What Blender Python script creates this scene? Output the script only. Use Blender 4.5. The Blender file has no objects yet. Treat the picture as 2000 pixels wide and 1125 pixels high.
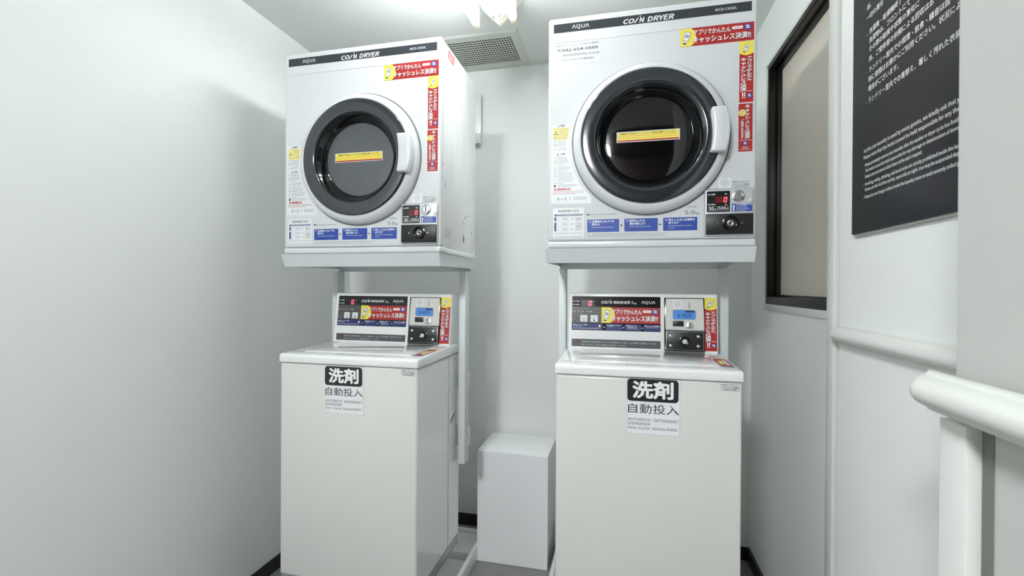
import bpy, bmesh, math, os, random
from mathutils import Vector, Matrix
random.seed(7)
SC = bpy.context.scene
COL = SC.collection

# ------------------------------------------------------------------ camera, world, exposure
HC = 1.2526
cam_d = bpy.data.cameras.new('camera')
cam = bpy.data.objects.new('camera', cam_d)
COL.objects.link(cam)
cam_d.sensor_fit = 'HORIZONTAL'
cam_d.sensor_width = 36.0
cam_d.lens = 908.7 / 2000.0 * 36.0
cam_d.clip_start = 0.02
YAW, PITCH, ROLL = 0.22764, -0.00369, -0.00609
R = Matrix.Rotation(YAW, 3, 'Z') @ Matrix.Rotation(math.pi / 2 + PITCH, 3, 'X') @ Matrix.Rotation(-ROLL, 3, 'Z')
cam.matrix_world = Matrix.Translation((0, 0, HC)) @ R.to_4x4()
cam_d.dof.use_dof = True
cam_d.dof.focus_distance = 1.5
cam_d.dof.aperture_fstop = 6.3
SC.camera = cam

world = bpy.data.worlds.new('world')
SC.world = world
world.use_nodes = True
world.node_tree.nodes['Background'].inputs['Color'].default_value = (0.9, 0.95, 1.0, 1)
world.node_tree.nodes['Background'].inputs['Strength'].default_value = 0.02

vs = SC.view_settings
vs.view_transform = 'Standard'
vs.look = 'None'
vs.gamma = 1.0
vs.use_curve_mapping = False
vs.exposure = 0.13
TUBE_STRENGTH = 42.0
FILL_STRENGTH = 186.0
TUBE_COLOR = (0.935, 0.985, 1.0)
HALL_STRENGTH = 6.0
SC.cycles.max_bounces = 12
SC.cycles.diffuse_bounces = 8
SC.cycles.use_denoising = True


# ------------------------------------------------------------------ materials
def lin(c):
    c = c / 255.0
    return c / 12.92 if c <= 0.04045 else ((c + 0.055) / 1.055) ** 2.4


def rgb(r, g, b):
    return (lin(r), lin(g), lin(b), 1.0)


MATS = {}


def mat(name, col, rough=0.5, metal=0.0, spec=0.5, coat=0.0, coat_rough=0.05, bump=0.0, bscale=300.0,
        var=0.0, vscale=4.0, emit=None, estr=0.0, stretch=None):
    m = bpy.data.materials.new(name)
    m.use_nodes = True
    nt = m.node_tree
    b = nt.nodes['Principled BSDF']
    b.inputs['Base Color'].default_value = col
    b.inputs['Roughness'].default_value = rough
    b.inputs['Metallic'].default_value = metal
    b.inputs['Specular IOR Level'].default_value = spec
    b.inputs['Coat Weight'].default_value = coat
    b.inputs['Coat Roughness'].default_value = coat_rough
    if emit:
        b.inputs['Emission Color'].default_value = emit
        b.inputs['Emission Strength'].default_value = estr
    if bump or var:
        tc = nt.nodes.new('ShaderNodeTexCoord')
        mp = nt.nodes.new('ShaderNodeMapping')
        nt.links.new(tc.outputs['Object'], mp.inputs['Vector'])
        if stretch:
            mp.inputs['Scale'].default_value = stretch
    if bump:
        n = nt.nodes.new('ShaderNodeTexNoise')
        n.inputs['Scale'].default_value = bscale
        n.inputs['Detail'].default_value = 4.0
        n.inputs['Roughness'].default_value = 0.6
        nt.links.new(mp.outputs['Vector'], n.inputs['Vector'])
        bp = nt.nodes.new('ShaderNodeBump')
        bp.inputs['Strength'].default_value = bump
        bp.inputs['Distance'].default_value = 0.002
        nt.links.new(n.outputs['Fac'], bp.inputs['Height'])
        nt.links.new(bp.outputs['Normal'], b.inputs['Normal'])
    if var:
        n2 = nt.nodes.new('ShaderNodeTexNoise')
        n2.inputs['Scale'].default_value = vscale
        n2.inputs['Detail'].default_value = 6.0
        nt.links.new(mp.outputs['Vector'], n2.inputs['Vector'])
        mx = nt.nodes.new('ShaderNodeMix')
        mx.data_type = 'RGBA'
        mx.inputs['A'].default_value = [c * (1 - var) for c in col[:3]] + [1]
        mx.inputs['B'].default_value = [min(1, c * (1 + var)) for c in col[:3]] + [1]
        nt.links.new(n2.outputs['Fac'], mx.inputs['Factor'])
        nt.links.new(mx.outputs['Result'], b.inputs['Base Color'])
    MATS[name] = m
    return m


W_ = rgb
mat('wallpaper', rgb(228, 230, 228), 0.75, spec=0.3, bump=0.35, bscale=170, stretch=(1, 1, 1))
mat('wallpaper_ceiling', rgb(222, 224, 222), 0.85, spec=0.2, bump=0.2, bscale=170)
mat('smooth_trim', rgb(212, 213, 209), 0.35, spec=0.4)
mat('vinyl_floor', rgb(128, 127, 125), 0.5, var=0.22, vscale=14, bump=0.1, bscale=90)
mat('gap_shade', rgb(112, 113, 108), 0.7)
mat('skirting', rgb(34, 33, 31), 0.4)
mat('hall_ceiling', rgb(44, 35, 28), 0.6, var=0.15, vscale=3)
mat('hall_wall', rgb(178, 172, 162), 0.8)
mat('black_frame', rgb(20, 19, 18), 0.28, spec=0.5)
mat('frosted_pane', rgb(205, 196, 184), 0.42, spec=0.5, coat=0.3, coat_rough=0.25)
mat('white_paint', rgb(230, 231, 230), 0.25, spec=0.5, coat=1.0, coat_rough=0.015)
mat('white_front', rgb(219, 218, 214), 0.32, spec=0.4, coat=0.25, coat_rough=0.12)
mat('white_plastic', rgb(217, 219, 221), 0.22, spec=0.5)
mat('cover_white', rgb(238, 239, 239), 0.16, spec=0.55, coat=0.5, coat_rough=0.04)
mat('wallpaper_dimmed', rgb(184, 186, 182), 0.8, spec=0.3, bump=0.35, bscale=170)  # wallpaper copy with the falloff towards the frame edge put into its colour
mat('hall_brown', rgb(58, 46, 37), 0.6, var=0.15, vscale=3)
mat('white_steel', rgb(214, 218, 220), 0.35, spec=0.5)
mat('white_box', rgb(240, 241, 243), 0.4, spec=0.4)
mat('pan_white', rgb(226, 227, 227), 0.35, spec=0.5)
mat('base_grey', rgb(150, 154, 157), 0.25, metal=0.3)
mat('foot_black', rgb(28, 28, 28), 0.7)
mat('rail_white', rgb(214, 215, 211), 0.4, spec=0.4)
mat('band_dark', rgb(52, 57, 62), 0.28, spec=0.5)
mat('bezel_dark', rgb(34, 40, 48), 0.12, spec=0.7, coat=0.5, coat_rough=0.04)
mat('funnel_dark', rgb(15, 18, 21), 0.08, spec=0.6)
mat('door_glass', rgb(9, 9, 10), 0.05, spec=0.6)
mat('door_glass_grey', rgb(84, 88, 90), 0.3, spec=0.6, var=0.08, vscale=25)  # grey base, faintly mottled, for the left door window
mat('gap_rim_grey', rgb(112, 115, 117), 0.5)  # LCD rim, also gap and slot shade put into the colour
mat('black_plastic', rgb(22, 22, 24), 0.4)
mat('black_gloss', rgb(18, 18, 20), 0.15)
mat('silver', rgb(190, 192, 195), 0.35, metal=0.75)
mat('silver_plate', rgb(196, 199, 202), 0.4, metal=0.25)
mat('steel', rgb(205, 205, 205), 0.22, metal=1.0)
mat('plate_cream', rgb(214, 212, 206), 0.35)
mat('ink_white', rgb(240, 240, 240), 0.4)
mat('ink_black', rgb(28, 28, 30), 0.4)
mat('ink_grey', rgb(126, 128, 132), 0.5)
mat('ink_lightgrey', rgb(205, 207, 209), 0.5)
mat('paper', rgb(232, 233, 236), 0.45)
mat('paper_bright', rgb(226, 229, 232), 0.4)
mat('poster_black', rgb(40, 41, 44), 0.3)
mat('ink_red', rgb(176, 36, 34), 0.38)
mat('ink_darkred', rgb(120, 20, 20), 0.4)
mat('ink_blue', rgb(36, 70, 160), 0.38)
mat('ink_navy', rgb(34, 48, 108), 0.38)
mat('ink_yellow', rgb(240, 221, 86), 0.42)
mat('ink_paleyellow', rgb(247, 236, 140), 0.45)
mat('panel_grey', rgb(84, 82, 80), 0.28)
mat('notice_grey', rgb(82, 83, 86), 0.35)
mat('tag_grey', rgb(200, 202, 203), 0.4)
mat('lcd_blue', rgb(60, 110, 175), 0.3, emit=rgb(70, 130, 205), estr=0.35)
mat('lcd_ink', rgb(20, 38, 70), 0.5)
mat('led_red', rgb(230, 30, 40), 0.4, emit=(1.0, 0.10, 0.13, 1), estr=3.5)
mat('led_haze', rgb(70, 8, 14), 0.3, emit=(1.0, 0.01, 0.03, 1), estr=0.05)
mat('led_off', rgb(44, 22, 22), 0.3)
mat('sign_black', rgb(29, 30, 35), 0.3, spec=0.4)
mat('sign_edge', rgb(150, 150, 145), 0.5)
mat('sign_ink', rgb(235, 235, 236), 0.5)
mat('lamp_white', rgb(238, 238, 232), 0.4)
mat('lamp_socket', rgb(226, 220, 196), 0.5)
mat('tube_glow', rgb(255, 255, 255), 0.5, emit=(*TUBE_COLOR, 1), estr=TUBE_STRENGTH)
mat('fill_glow', rgb(255, 255, 255), 0.5, emit=(*TUBE_COLOR, 1), estr=FILL_STRENGTH)
mat('down_glow', rgb(255, 240, 220), 0.5, emit=(1.0, 0.78, 0.52, 1), estr=HALL_STRENGTH)
mat('vent_grey', rgb(206, 209, 203), 0.5)
mat('dark_void', rgb(10, 10, 10), 0.9)


# ------------------------------------------------------------------ mesh builder
class MB:
    def __init__(s):
        s.v = []; s.f = []; s.m = []; s.sm = []; s.names = []

    def mi(s, name):
        if name not in s.names:
            s.names.append(name)
        return s.names.index(name)

    def add(s, verts, faces, mname, smooth=False):
        o = len(s.v); k = s.mi(mname)
        s.v += [tuple(p) for p in verts]
        for f in faces:
            s.f.append([o + i for i in f]); s.m.append(k); s.sm.append(smooth)

    def box(s, x0, x1, y0, y1, z0, z1, mname, bevel=0.0, seg=2, smooth=None):
        bm = bmesh.new()
        bmesh.ops.create_cube(bm, size=1.0)
        for v in bm.verts:
            v.co = Vector(((x0 + x1) / 2 + v.co.x * (x1 - x0), (y0 + y1) / 2 + v.co.y * (y1 - y0), (z0 + z1) / 2 + v.co.z * (z1 - z0)))
        if bevel:
            bmesh.ops.bevel(bm, geom=bm.edges[:], offset=bevel, segments=seg, profile=0.5, affect='EDGES')
        s.bm(bm, mname, bevel > 0)

    def bm(s, bm, mname, smooth=False):
        bm.verts.index_update()
        s.add([v.co[:] for v in bm.verts], [[v.index for v in f.verts] for f in bm.faces], mname, smooth)
        bm.free()

    def prism_x(s, poly, x0, x1, mname, bevel=0.0, seg=2):
        """poly: (y,z) outline, extruded along x"""
        s._prism([Vector((x0, p[0], p[1])) for p in poly], Vector((x1 - x0, 0, 0)), mname, bevel, seg)

    def prism_y(s, poly, y0, y1, mname, bevel=0.0, seg=2):
        """poly: (x,z) outline, extruded along y"""
        s._prism([Vector((p[0], y0, p[1])) for p in poly], Vector((0, y1 - y0, 0)), mname, bevel, seg)

    def _prism(s, pts, d, mname, bevel, seg):
        bm = bmesh.new()
        a = [bm.verts.new(p) for p in pts]
        b = [bm.verts.new(p + d) for p in pts]
        bm.faces.new(a); bm.faces.new(b[::-1])
        n = len(pts)
        for i in range(n):
            bm.faces.new((a[i], b[i], b[(i + 1) % n], a[(i + 1) % n]))
        bmesh.ops.recalc_face_normals(bm, faces=bm.faces[:])
        if bevel:
            bmesh.ops.bevel(bm, geom=bm.edges[:], offset=bevel, segments=seg, profile=0.5, affect='EDGES')
        s.bm(bm, mname, bevel > 0)

    def lathe_y(s, cx, cz, prof, mname, n=96, cap=False):
        """prof: (r,y); revolve round the y axis, front faces look to -y / outward"""
        vs_ = []; fs = []
        for r, y in prof:
            for k in range(n):
                t = 2 * math.pi * k / n
                vs_.append((cx + r * math.cos(t), y, cz + r * math.sin(t)))
        for j in range(len(prof) - 1):
            for k in range(n):
                a = j * n + k; b = j * n + (k + 1) % n
                fs.append((a, b, b + n, a + n))
        if cap:
            j = len(prof) - 1
            fs.append([j * n + k for k in range(n)])
        s.add(vs_, fs, mname, True)

    def cyl(s, p0, p1, r, mname, n=24, r1=None, caps=True):
        p0 = Vector(p0); p1 = Vector(p1); r1 = r if r1 is None else r1
        d = (p1 - p0).normalized()
        u = d.orthogonal().normalized(); w = d.cross(u)
        A = [p0 + (u * math.cos(2 * math.pi * k / n) + w * math.sin(2 * math.pi * k / n)) * r for k in range(n)]
        B = [p1 + (u * math.cos(2 * math.pi * k / n) + w * math.sin(2 * math.pi * k / n)) * r1 for k in range(n)]
        s.add(A + B, [(k, (k + 1) % n, n + (k + 1) % n, n + k) for k in range(n)], mname, True)
        if caps:
            s.add(A, [list(range(n))[::-1]], mname)
            s.add(B, [list(range(n))], mname)

    def build(s, name, parent=None, loc=None, label=None, recalc=False):
        me = bpy.data.meshes.new(name)
        me.from_pydata(s.v, [], s.f)
        for n in s.names:
            me.materials.append(MATS[n])
        me.polygons.foreach_set('material_index', s.m)
        me.polygons.foreach_set('use_smooth', s.sm)
        me.update()
        if recalc:
            bm = bmesh.new(); bm.from_mesh(me)
            bmesh.ops.recalc_face_normals(bm, faces=bm.faces[:])
            bm.to_mesh(me); bm.free()
        if any(s.sm):
            me.set_sharp_from_angle(angle=math.radians(38))
        o = bpy.data.objects.new(name, me)
        COL.objects.link(o)
        if parent is not None:
            o.parent = parent
        if loc is not None:
            o.location = loc
        if label:
            o['label'] = label
        return o


def _letters(path=None):
    c = bpy.data.curves.new('lettering', 'FONT')
    if path:
        try:                                # the sans-serif that ships with Blender; its built-in font otherwise
            c.font = bpy.data.fonts.load(path)
        except Exception:
            pass
    o = bpy.data.objects.new('lettering', c)
    c.body = '国'                            # make one unit of any font one em
    xs = [v.co.x for v in o.to_mesh().vertices]
    k = 0.828 / max(1e-6, max(xs) - min(xs)) if xs else 1.0
    o.to_mesh_clear()
    c.resolution_u = 2
    return c, o, k


_FONTS = {}
_tcache = {}


def text_mesh(body, bold=0.0, shear=0.0):
    key = (body, shear)
    if key not in _tcache:
        latin = any('0' <= ch <= '9' or 'A' <= ch.upper() <= 'Z' for ch in body)
        if latin not in _FONTS:
            _FONTS[latin] = _letters(os.path.join(bpy.utils.system_resource('DATAFILES'), 'fonts', 'Noto Sans CJK Regular.woff2') if latin else None)
        c, o, k = _FONTS[latin]
        c.body = body; c.shear = shear
        me = o.to_mesh()
        _tcache[key] = ([(v.co.x * k, v.co.y * k) for v in me.vertices], [tuple(p.vertices) for p in me.polygons])
        o.to_mesh_clear()
    return _tcache[key]


class Print(MB):
    """flat print lying on a real surface: origin O, axes U, V, normal U x V; thin layers"""
    def __init__(s, O, U, V, step=0.00022, base=0.0002):
        super().__init__()
        s.O = Vector(O); s.U = Vector(U); s.V = Vector(V)
        s.N = s.U.cross(s.V).normalized(); s.step = step; s.base = base

    def p(s, u, v, l):
        return s.O + s.U * u + s.V * v + s.N * (s.base + s.step * l)

    def poly(s, pts, mname, l=0):
        a = sum(pts[i][0] * pts[(i + 1) % len(pts)][1] - pts[(i + 1) % len(pts)][0] * pts[i][1] for i in range(len(pts)))
        if a < 0:
            pts = pts[::-1]
        s.add([s.p(u, v, l) for u, v in pts], [list(range(len(pts)))], mname)

    def rect(s, u0, u1, v0, v1, mname, l=0, r=0.0, n=5):
        if r <= 0:
            s.poly([(u0, v0), (u1, v0), (u1, v1), (u0, v1)], mname, l); return
        pts = []
        for cu, cv, a0 in ((u1 - r, v0 + r, -90), (u1 - r, v1 - r, 0), (u0 + r, v1 - r, 90), (u0 + r, v0 + r, 180)):
            for k in range(n + 1):
                a = math.radians(a0 + 90 * k / n)
                pts.append((cu + r * math.cos(a), cv + r * math.sin(a)))
        s.poly(pts, mname, l)

    def frame(s, u0, u1, v0, v1, t, mname, l=0):
        s.rect(u0, u1, v0, v0 + t, mname, l); s.rect(u0, u1, v1 - t, v1, mname, l)
        s.rect(u0, u0 + t, v0 + t, v1 - t, mname, l); s.rect(u1 - t, u1, v0 + t, v1 - t, mname, l)

    def disc(s, cu, cv, r, mname, l=0, n=28):
        s.poly([(cu + r * math.cos(2 * math.pi * k / n), cv + r * math.sin(2 * math.pi * k / n)) for k in range(n)], mname, l)

    def ring(s, cu, cv, r0, r1, mname, l=0, n=28):
        a = [s.p(cu + r0 * math.cos(2 * math.pi * k / n), cv + r0 * math.sin(2 * math.pi * k / n), l) for k in range(n)]
        b = [s.p(cu + r1 * math.cos(2 * math.pi * k / n), cv + r1 * math.sin(2 * math.pi * k / n), l) for k in range(n)]
        s.add(a + b, [(k, n + k, n + (k + 1) % n, (k + 1) % n) for k in range(n)], mname)

    def line(s, u0, v0, u1, v1, t, mname, l=0):
        d = Vector((u1 - u0, v1 - v0)).normalized(); q = Vector((-d.y, d.x)) * t / 2
        s.poly([(u0 + q.x, v0 + q.y), (u0 - q.x, v0 - q.y), (u1 - q.x, v1 - q.y), (u1 + q.x, v1 + q.y)], mname, l)

    def text(s, body, u0, v0, mname, u1=None, v1=None, size=None, l=2, bold=0.0, shear=0.0):
        """fit the letters in u0..u1 x v0..v1, or set at em size from baseline (u0, v0)"""
        vs_, fs = text_mesh(body, 0.0, shear)
        if not vs_:
            return
        if size is not None:
            sx = sy = size
            q = [(u0 + x * size, v0 + y * size) for x, y in vs_]
        else:
            xa = min(p[0] for p in vs_) - bold; xb = max(p[0] for p in vs_) + bold
            ya = min(p[1] for p in vs_) - bold; yb = max(p[1] for p in vs_) + bold
            sx = (u1 - u0) / (xb - xa)
            sy = (v1 - v0) / (yb - ya) if v1 is not None else sx
            q = [(u0 + (x - xa) * sx, v0 + (y - ya) * sy) for x, y in vs_]
        s.stamp(q, fs, mname, l, bold * sx, bold * sy)

    def stamp(s, q, fs, mname, l, bu, bv):
        """bold strokes: the same outline struck several times, a hair apart"""
        n = 0 if bu == 0 else (8 if abs(bu) > 0.0004 else 4)
        hits = [(0.0, 0.0)] + [(bu * math.cos(2 * math.pi * (k + 0.5) / n), bv * math.sin(2 * math.pi * (k + 0.5) / n)) for k in range(n)]
        for k, (du, dv) in enumerate(hits):
            s.add([s.p(u + du, v + dv, l + 0.03 * k) for u, v in q], fs, mname)

    def column(s, body, cu, vtop, vbot, size, mname, l=2, bold=0.0, du=0.0, dv=0.0):
        n = len(body); h = (vtop - vbot) / n
        for i, ch in enumerate(body):
            vs_, fs = text_mesh(ch, 0.0, 0.0)
            if not vs_:
                continue
            vc = vtop - h * (i + 0.5)
            sy = min(size, h * 1.1)
            su = size
            x0 = 0.5 if ord(ch) > 255 else (max(p[0] for p in vs_) + min(p[0] for p in vs_)) / 2
            q = [(cu + du + (x - x0) * su, vc + dv + (y - 0.36) * sy) for x, y in vs_]
            s.stamp(q, fs, mname, l, bold * su, bold * sy)

    def dashes(s, u0, u1, v, h, mname, l=1, gap=0.0012, lo=0.003, hi=0.008):
        u = u0
        while u < u1 - 0.001:
            w = min(random.uniform(lo, hi), u1 - u)
            s.rect(u, u + w, v, v + h, mname, l)
            u += w + gap


def empty(name, loc):
    o = bpy.data.objects.new(name, None)
    COL.objects.link(o)
    o.location = loc
    o.empty_display_size = 0.05
    return o


def tag(o, label, cat, group=None):
    o['label'] = label; o['category'] = cat
    if group:
        o['group'] = group
    return o


def struct(o):
    o['kind'] = 'structure'
    return o


def copy_tree(o, parent=None):
    c = o.copy()
    COL.objects.link(c)
    if parent is not None:
        c.parent = parent
    for ch in list(o.children):
        copy_tree(ch, c)
    return c


# ------------------------------------------------------------------ room shell
CEIL = 2.3795
YB = 2.326
XL = -1.4673
XA, XB, XC = 0.588, 0.559, 0.374
YC = 0.630
Y0 = -1.7

b = MB(); b.box(XL - 0.1, 2.0, Y0 - 0.1, YB + 0.1, -0.08, 0.0, 'vinyl_floor'); struct(b.build('floor'))
b = MB(); b.box(XL - 0.1, 2.0, -0.42, YB + 0.1, CEIL, CEIL + 0.08, 'wallpaper_ceiling'); struct(b.build('ceiling'))
b = MB(); b.box(XL - 0.1, 2.0, Y0 - 0.1, -0.42, CEIL, CEIL + 0.08, 'hall_ceiling'); struct(b.build('ceiling_hall'))
b = MB(); b.box(XL - 0.1, XL, Y0 - 0.1, YB + 0.1, 0, CEIL, 'wallpaper'); struct(b.build('wall_left'))
b = MB(); b.box(XL, 1.0, YB, YB + 0.1, 0, CEIL, 'wallpaper'); struct(b.build('wall_back'))
b = MB(); b.box(XL, 2.0, Y0 - 0.1, Y0, 0, CEIL, 'hall_brown'); struct(b.build('wall_front'))

# right wall with its window opening
WY0, WY1, WZ0, WZ1 = 1.41, 2.10, 1.187, 2.157
b = MB()
b.box(XA, XA + 0.2, 1.376, YB, 0, WZ0, 'wallpaper')
b.box(XA, XA + 0.2, 1.376, YB, WZ1, CEIL, 'wallpaper')
b.box(XA, XA + 0.2, WY1, YB, WZ0, WZ1, 'wallpaper')
b.box(XA, XA + 0.2, 1.376, WY0, WZ0, WZ1, 'wallpaper')
struct(b.build('wall_right'))
b = MB(); b.box(XB, XB + 0.2, YC, 1.376, 0, CEIL, 'wallpaper'); struct(b.build('wall_right_middle'))
b = MB(); b.box(XC, 1.0, -0.10, YC, 0, CEIL, 'wallpaper_dimmed'); struct(b.build('wall_right_near'))
b = MB(); b.box(1.9, 2.0, Y0, -0.10, 0, CEIL, 'hall_brown'); struct(b.build('wall_right_hall'))
b = MB(); b.box(1.0, 2.0, -0.10, 0.0, 0, CEIL, 'hall_brown'); struct(b.build('wall_hall_end'))

# window: white casing, black frame with a stepped reveal, frosted pane
win = struct(empty('window_1', (XA, (WY0 + WY1) / 2, WZ0)))
def wl(x, y, z):
    return (x - XA, y - (WY0 + WY1) / 2, z - WZ0)
def wbox(m, x0, x1, y0, y1, z0, z1, mn, bv=0.0):
    a = wl(x0, y0, z0); c = wl(x1, y1, z1)
    m.box(a[0], c[0], a[1], c[1], a[2], c[2], mn, bv)
b = MB()
wbox(b, XA - 0.006, XA + 0.002, WY0 - 0.02, WY1 + 0.014, WZ0 - 0.024, WZ0, 'smooth_trim', 0.0015)
wbox(b, XA - 0.006, XA + 0.002, WY1, WY1 + 0.014, WZ0, WZ1, 'smooth_trim', 0.0015)
wbox(b, XA - 0.006, XA + 0.002, WY0 - 0.02, WY1 + 0.014, WZ1, WZ1 + 0.012, 'smooth_trim', 0.0015)
b.build('window_casing', win)
b = MB()
for (x0, x1, t) in ((XA - 0.002, XA + 0.03, 0.012), (XA + 0.03, XA + 0.06, 0.026)):
    zb = 0.038 if t > 0.02 else 0.03
    wbox(b, x0, x1, WY1 - t, WY1, WZ0, WZ1, 'black_frame', 0.001)
    wbox(b, x0, x1, WY0, WY0 + t, WZ0, WZ1, 'black_frame', 0.001)
    wbox(b, x0, x1, WY0 + t, WY1 - t, WZ1 - t, WZ1, 'black_frame', 0.001)
    wbox(b, x0, x1, WY0 + t, WY1 - t, WZ0, WZ0 + zb, 'black_frame', 0.001)
b.build('window_frame', win)
b = MB(); wbox(b, XA + 0.045, XA + 0.051, WY0 + 0.02, WY1 - 0.02, WZ0 + 0.03, WZ1 - 0.02, 'frosted_pane')
b.build('window_pane', win)

# trims and painted gap shade between the wall panels
b = MB(); b.box(0.549, XA, 1.388, 1.430, 0, CEIL, 'smooth_trim', 0.002); struct(b.build('trim_1'))
b = MB(); b.box(0.567, XA, 1.376, 1.388, 0, CEIL, 'sign_edge'); struct(b.build('trim_2'))  # recessed strip, its grey paints in the recess shadow
b = MB(); b.box(0.358, XC, 0.588, YC, 0, 1.106, 'smooth_trim', 0.0015); struct(b.build('trim_3'))
b = MB(); b.box(0.3725, XC, 0.573, 0.588, 0, 1.106, 'gap_shade'); struct(b.build('gap_strip'))  # thin sheet, the shade of the gap painted in as grey

# skirtings
b = MB(); b.box(XL, XL + 0.008, Y0, YB, 0, 0.06, 'skirting', 0.001); struct(b.build('baseboard_left'))
b = MB(); b.box(XL + 0.008, XA - 0.012, YB - 0.008, YB, 0, 0.06, 'skirting', 0.001); struct(b.build('baseboard_back'))
b = MB(); b.box(XA - 0.012, XA, 1.43, YB, 0, 0.06, 'skirting', 0.001); struct(b.build('baseboard_right'))

# ------------------------------------------------------------------ ceiling light
lx = -0.474
def make_lamp(y, glow, label, hl):
    hb = hl + 0.08
    lamp = tag(empty('ceiling_light', (lx, y, CEIL)), label, 'light')
    b = MB()
    b.prism_y([(-0.100, 0.0), (0.100, 0.0), (0.100, -0.010), (0.0, -0.082), (-0.100, -0.010)], -hb, hb, 'lamp_white', 0.002)
    body = b.build('housing', lamp)
    b = MB()
    b.prism_y([(-0.060, -0.03), (0.060, -0.03), (0.0, -0.086)], hb, hb + 0.025, 'lamp_socket', 0.003)
    b.build('end_cap', lamp)
    b = MB()
    b.prism_y([(-0.060, -0.03), (0.060, -0.03), (0.0, -0.086)], -hb - 0.025, -hb, 'lamp_socket', 0.003)
    b.build('end_cap', lamp)
    for sx in (-1, 1):
        b = MB()
        b.cyl((sx * 0.074, -hl, -0.110), (sx * 0.074, hl, -0.110), 0.0150, glow, 24)
        b.build('fluorescent_tube', lamp)
        for e in (-1, 1):
            b = MB()
            b.box(sx * 0.074 - 0.011, sx * 0.074 + 0.011, e * (hl + 0.015) - 0.013, e * (hl + 0.015) + 0.013, -0.124, -0.030, 'lamp_socket', 0.004)
            b.build('tube_socket', lamp)
    for q in (-0.012, 0.012):
        b = MB()
        b.cyl((q, hb - 0.04, -0.084 + abs(q) * 0.72), (q, hb - 0.04, -0.0795), 0.004, 'steel', 10)
        b.build('screw', lamp)


make_lamp(1.42, 'tube_glow', 'white twin-tube fluorescent light on the ceiling, both tubes lit', 0.29)
# added fill lamp, unseen behind the camera, brightens the machine fronts
fl_ = tag(empty('fill_lamp', (-0.55, -1.05, CEIL)), 'added round fill lamp out of view behind the camera', 'light')
b = MB(); b.cyl((0, 0, -0.02), (0, 0, 0), 0.165, 'lamp_white', 40); b.build('fill_base', fl_)
b = MB(); b.cyl((0, 0, -0.15), (0, 0, -0.02), 0.140, 'fill_glow', 40, 0.155); b.build('fill_drum', fl_)

# warm downlight of the hall behind the camera
dl = tag(empty('downlight', (0.19, -0.62, CEIL)), 'small round warm downlight in the dark hall ceiling, mirrored in the right dryer door', 'light')
b = MB(); b.cyl((0, 0, -0.006), (0, 0, 0), 0.05, 'lamp_white', 32); b.build('trim_ring', dl)
b = MB(); b.cyl((0, 0, -0.008), (0, 0, -0.006), 0.04, 'down_glow', 32); b.build('bulb_face', dl)

# ------------------------------------------------------------------ exhaust vent
vx0, vx1, vy0, vy1 = -0.905, -0.443, 1.985, 2.318
vent = tag(empty('exhaust_vent', ((vx0 + vx1) / 2, (vy0 + vy1) / 2, CEIL)), 'grey-white perforated exhaust vent panel in the ceiling by the back wall', 'vent')
cx, cy = (vx0 + vx1) / 2, (vy0 + vy1) / 2
hw, hd = (vx1 - vx0) / 2, (vy1 - vy0) / 2
NX, NY, PX, PY = 30, 12, 0.01266, 0.019
gx1 = -0.4897 + 0.0062 - cx; gx0 = gx1 - NX * PX
gy0 = 2.0345 - cy; gy1 = gy0 + NY * PY
b = MB()
zt, zl = -0.0005, -0.007
rim = [(-hw, -hd), (hw, -hd), (hw, hd), (-hw, hd)]
inn = [(-hw + 0.012, -hd + 0.012), (hw - 0.012, -hd + 0.012), (hw - 0.012, hd - 0.012), (-hw + 0.012, hd - 0.012)]
gr = [(gx0, gy0), (gx1, gy0), (gx1, gy1), (gx0, gy1)]
vv = [(x, y, zt) for x, y in rim] + [(x, y, zl) for x, y in inn] + [(x, y, zl) for x, y in gr]
ff = []
for i in range(4):
    j = (i + 1) % 4
    ff.append((i, 4 + i, 4 + j, j)); ff.append((4 + i, 8 + i, 8 + j, 4 + j))
b.add(vv, ff, 'vent_grey')
b.build('vent_frame', vent, recalc=True)
b = MB()
hx, hy = 0.0045, 0.0068
for i in range(NX):
    for j in range(NY):
        x0 = gx0 + i * PX; y0 = gy0 + j * PY
        c0, c1 = x0 + PX / 2 - hx, x0 + PX / 2 + hx
        d0, d1 = y0 + PY / 2 - hy, y0 + PY / 2 + hy
        o = [(x0, y0, zl), (x0 + PX, y0, zl), (x0 + PX, y0 + PY, zl), (x0, y0 + PY, zl)]
        n_ = [(c0, d0, zl), (c1, d0, zl), (c1, d1, zl), (c0, d1, zl)]
        u_ = [(x, y, zl + 0.002) for x, y, _ in n_]
        fs = []
        for k in range(4):
            m_ = (k + 1) % 4
            fs.append((k, m_, 4 + m_, 4 + k)[::-1]); fs.append((4 + k, 4 + m_, 8 + m_, 8 + k)[::-1])
        b.add(o + n_ + u_, fs, 'vent_grey')
b.build('grille', vent)
b = MB(); b.box(gx0, gx1, gy0, gy1, -0.002, -0.0008, 'dark_void'); b.build('filter', vent)  # dark sheet behind the holes, the duct's darkness put into its colour

# ------------------------------------------------------------------ flat white wall box by the left dryer
wb = tag(empty('junction_box', (-0.79, YB, 1.98)), 'slim white junction box on back wall behind the left dryer', 'box')
b = MB(); b.box(-0.09, 0.085, -0.03, 0, 0.0, 0.265, 'white_plastic', 0.003); b.build('box_base', wb)
b = MB(); b.box(-0.094, 0.0925, -0.042, -0.0303, 0.004, 0.261, 'white_plastic', 0.004); b.build('box_cover', wb)
b = MB(); b.cyl((0.075, -0.0435, 0.07), (0.075, -0.042, 0.07), 0.003, 'ink_grey', 10); b.build('screw', wb)

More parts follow.
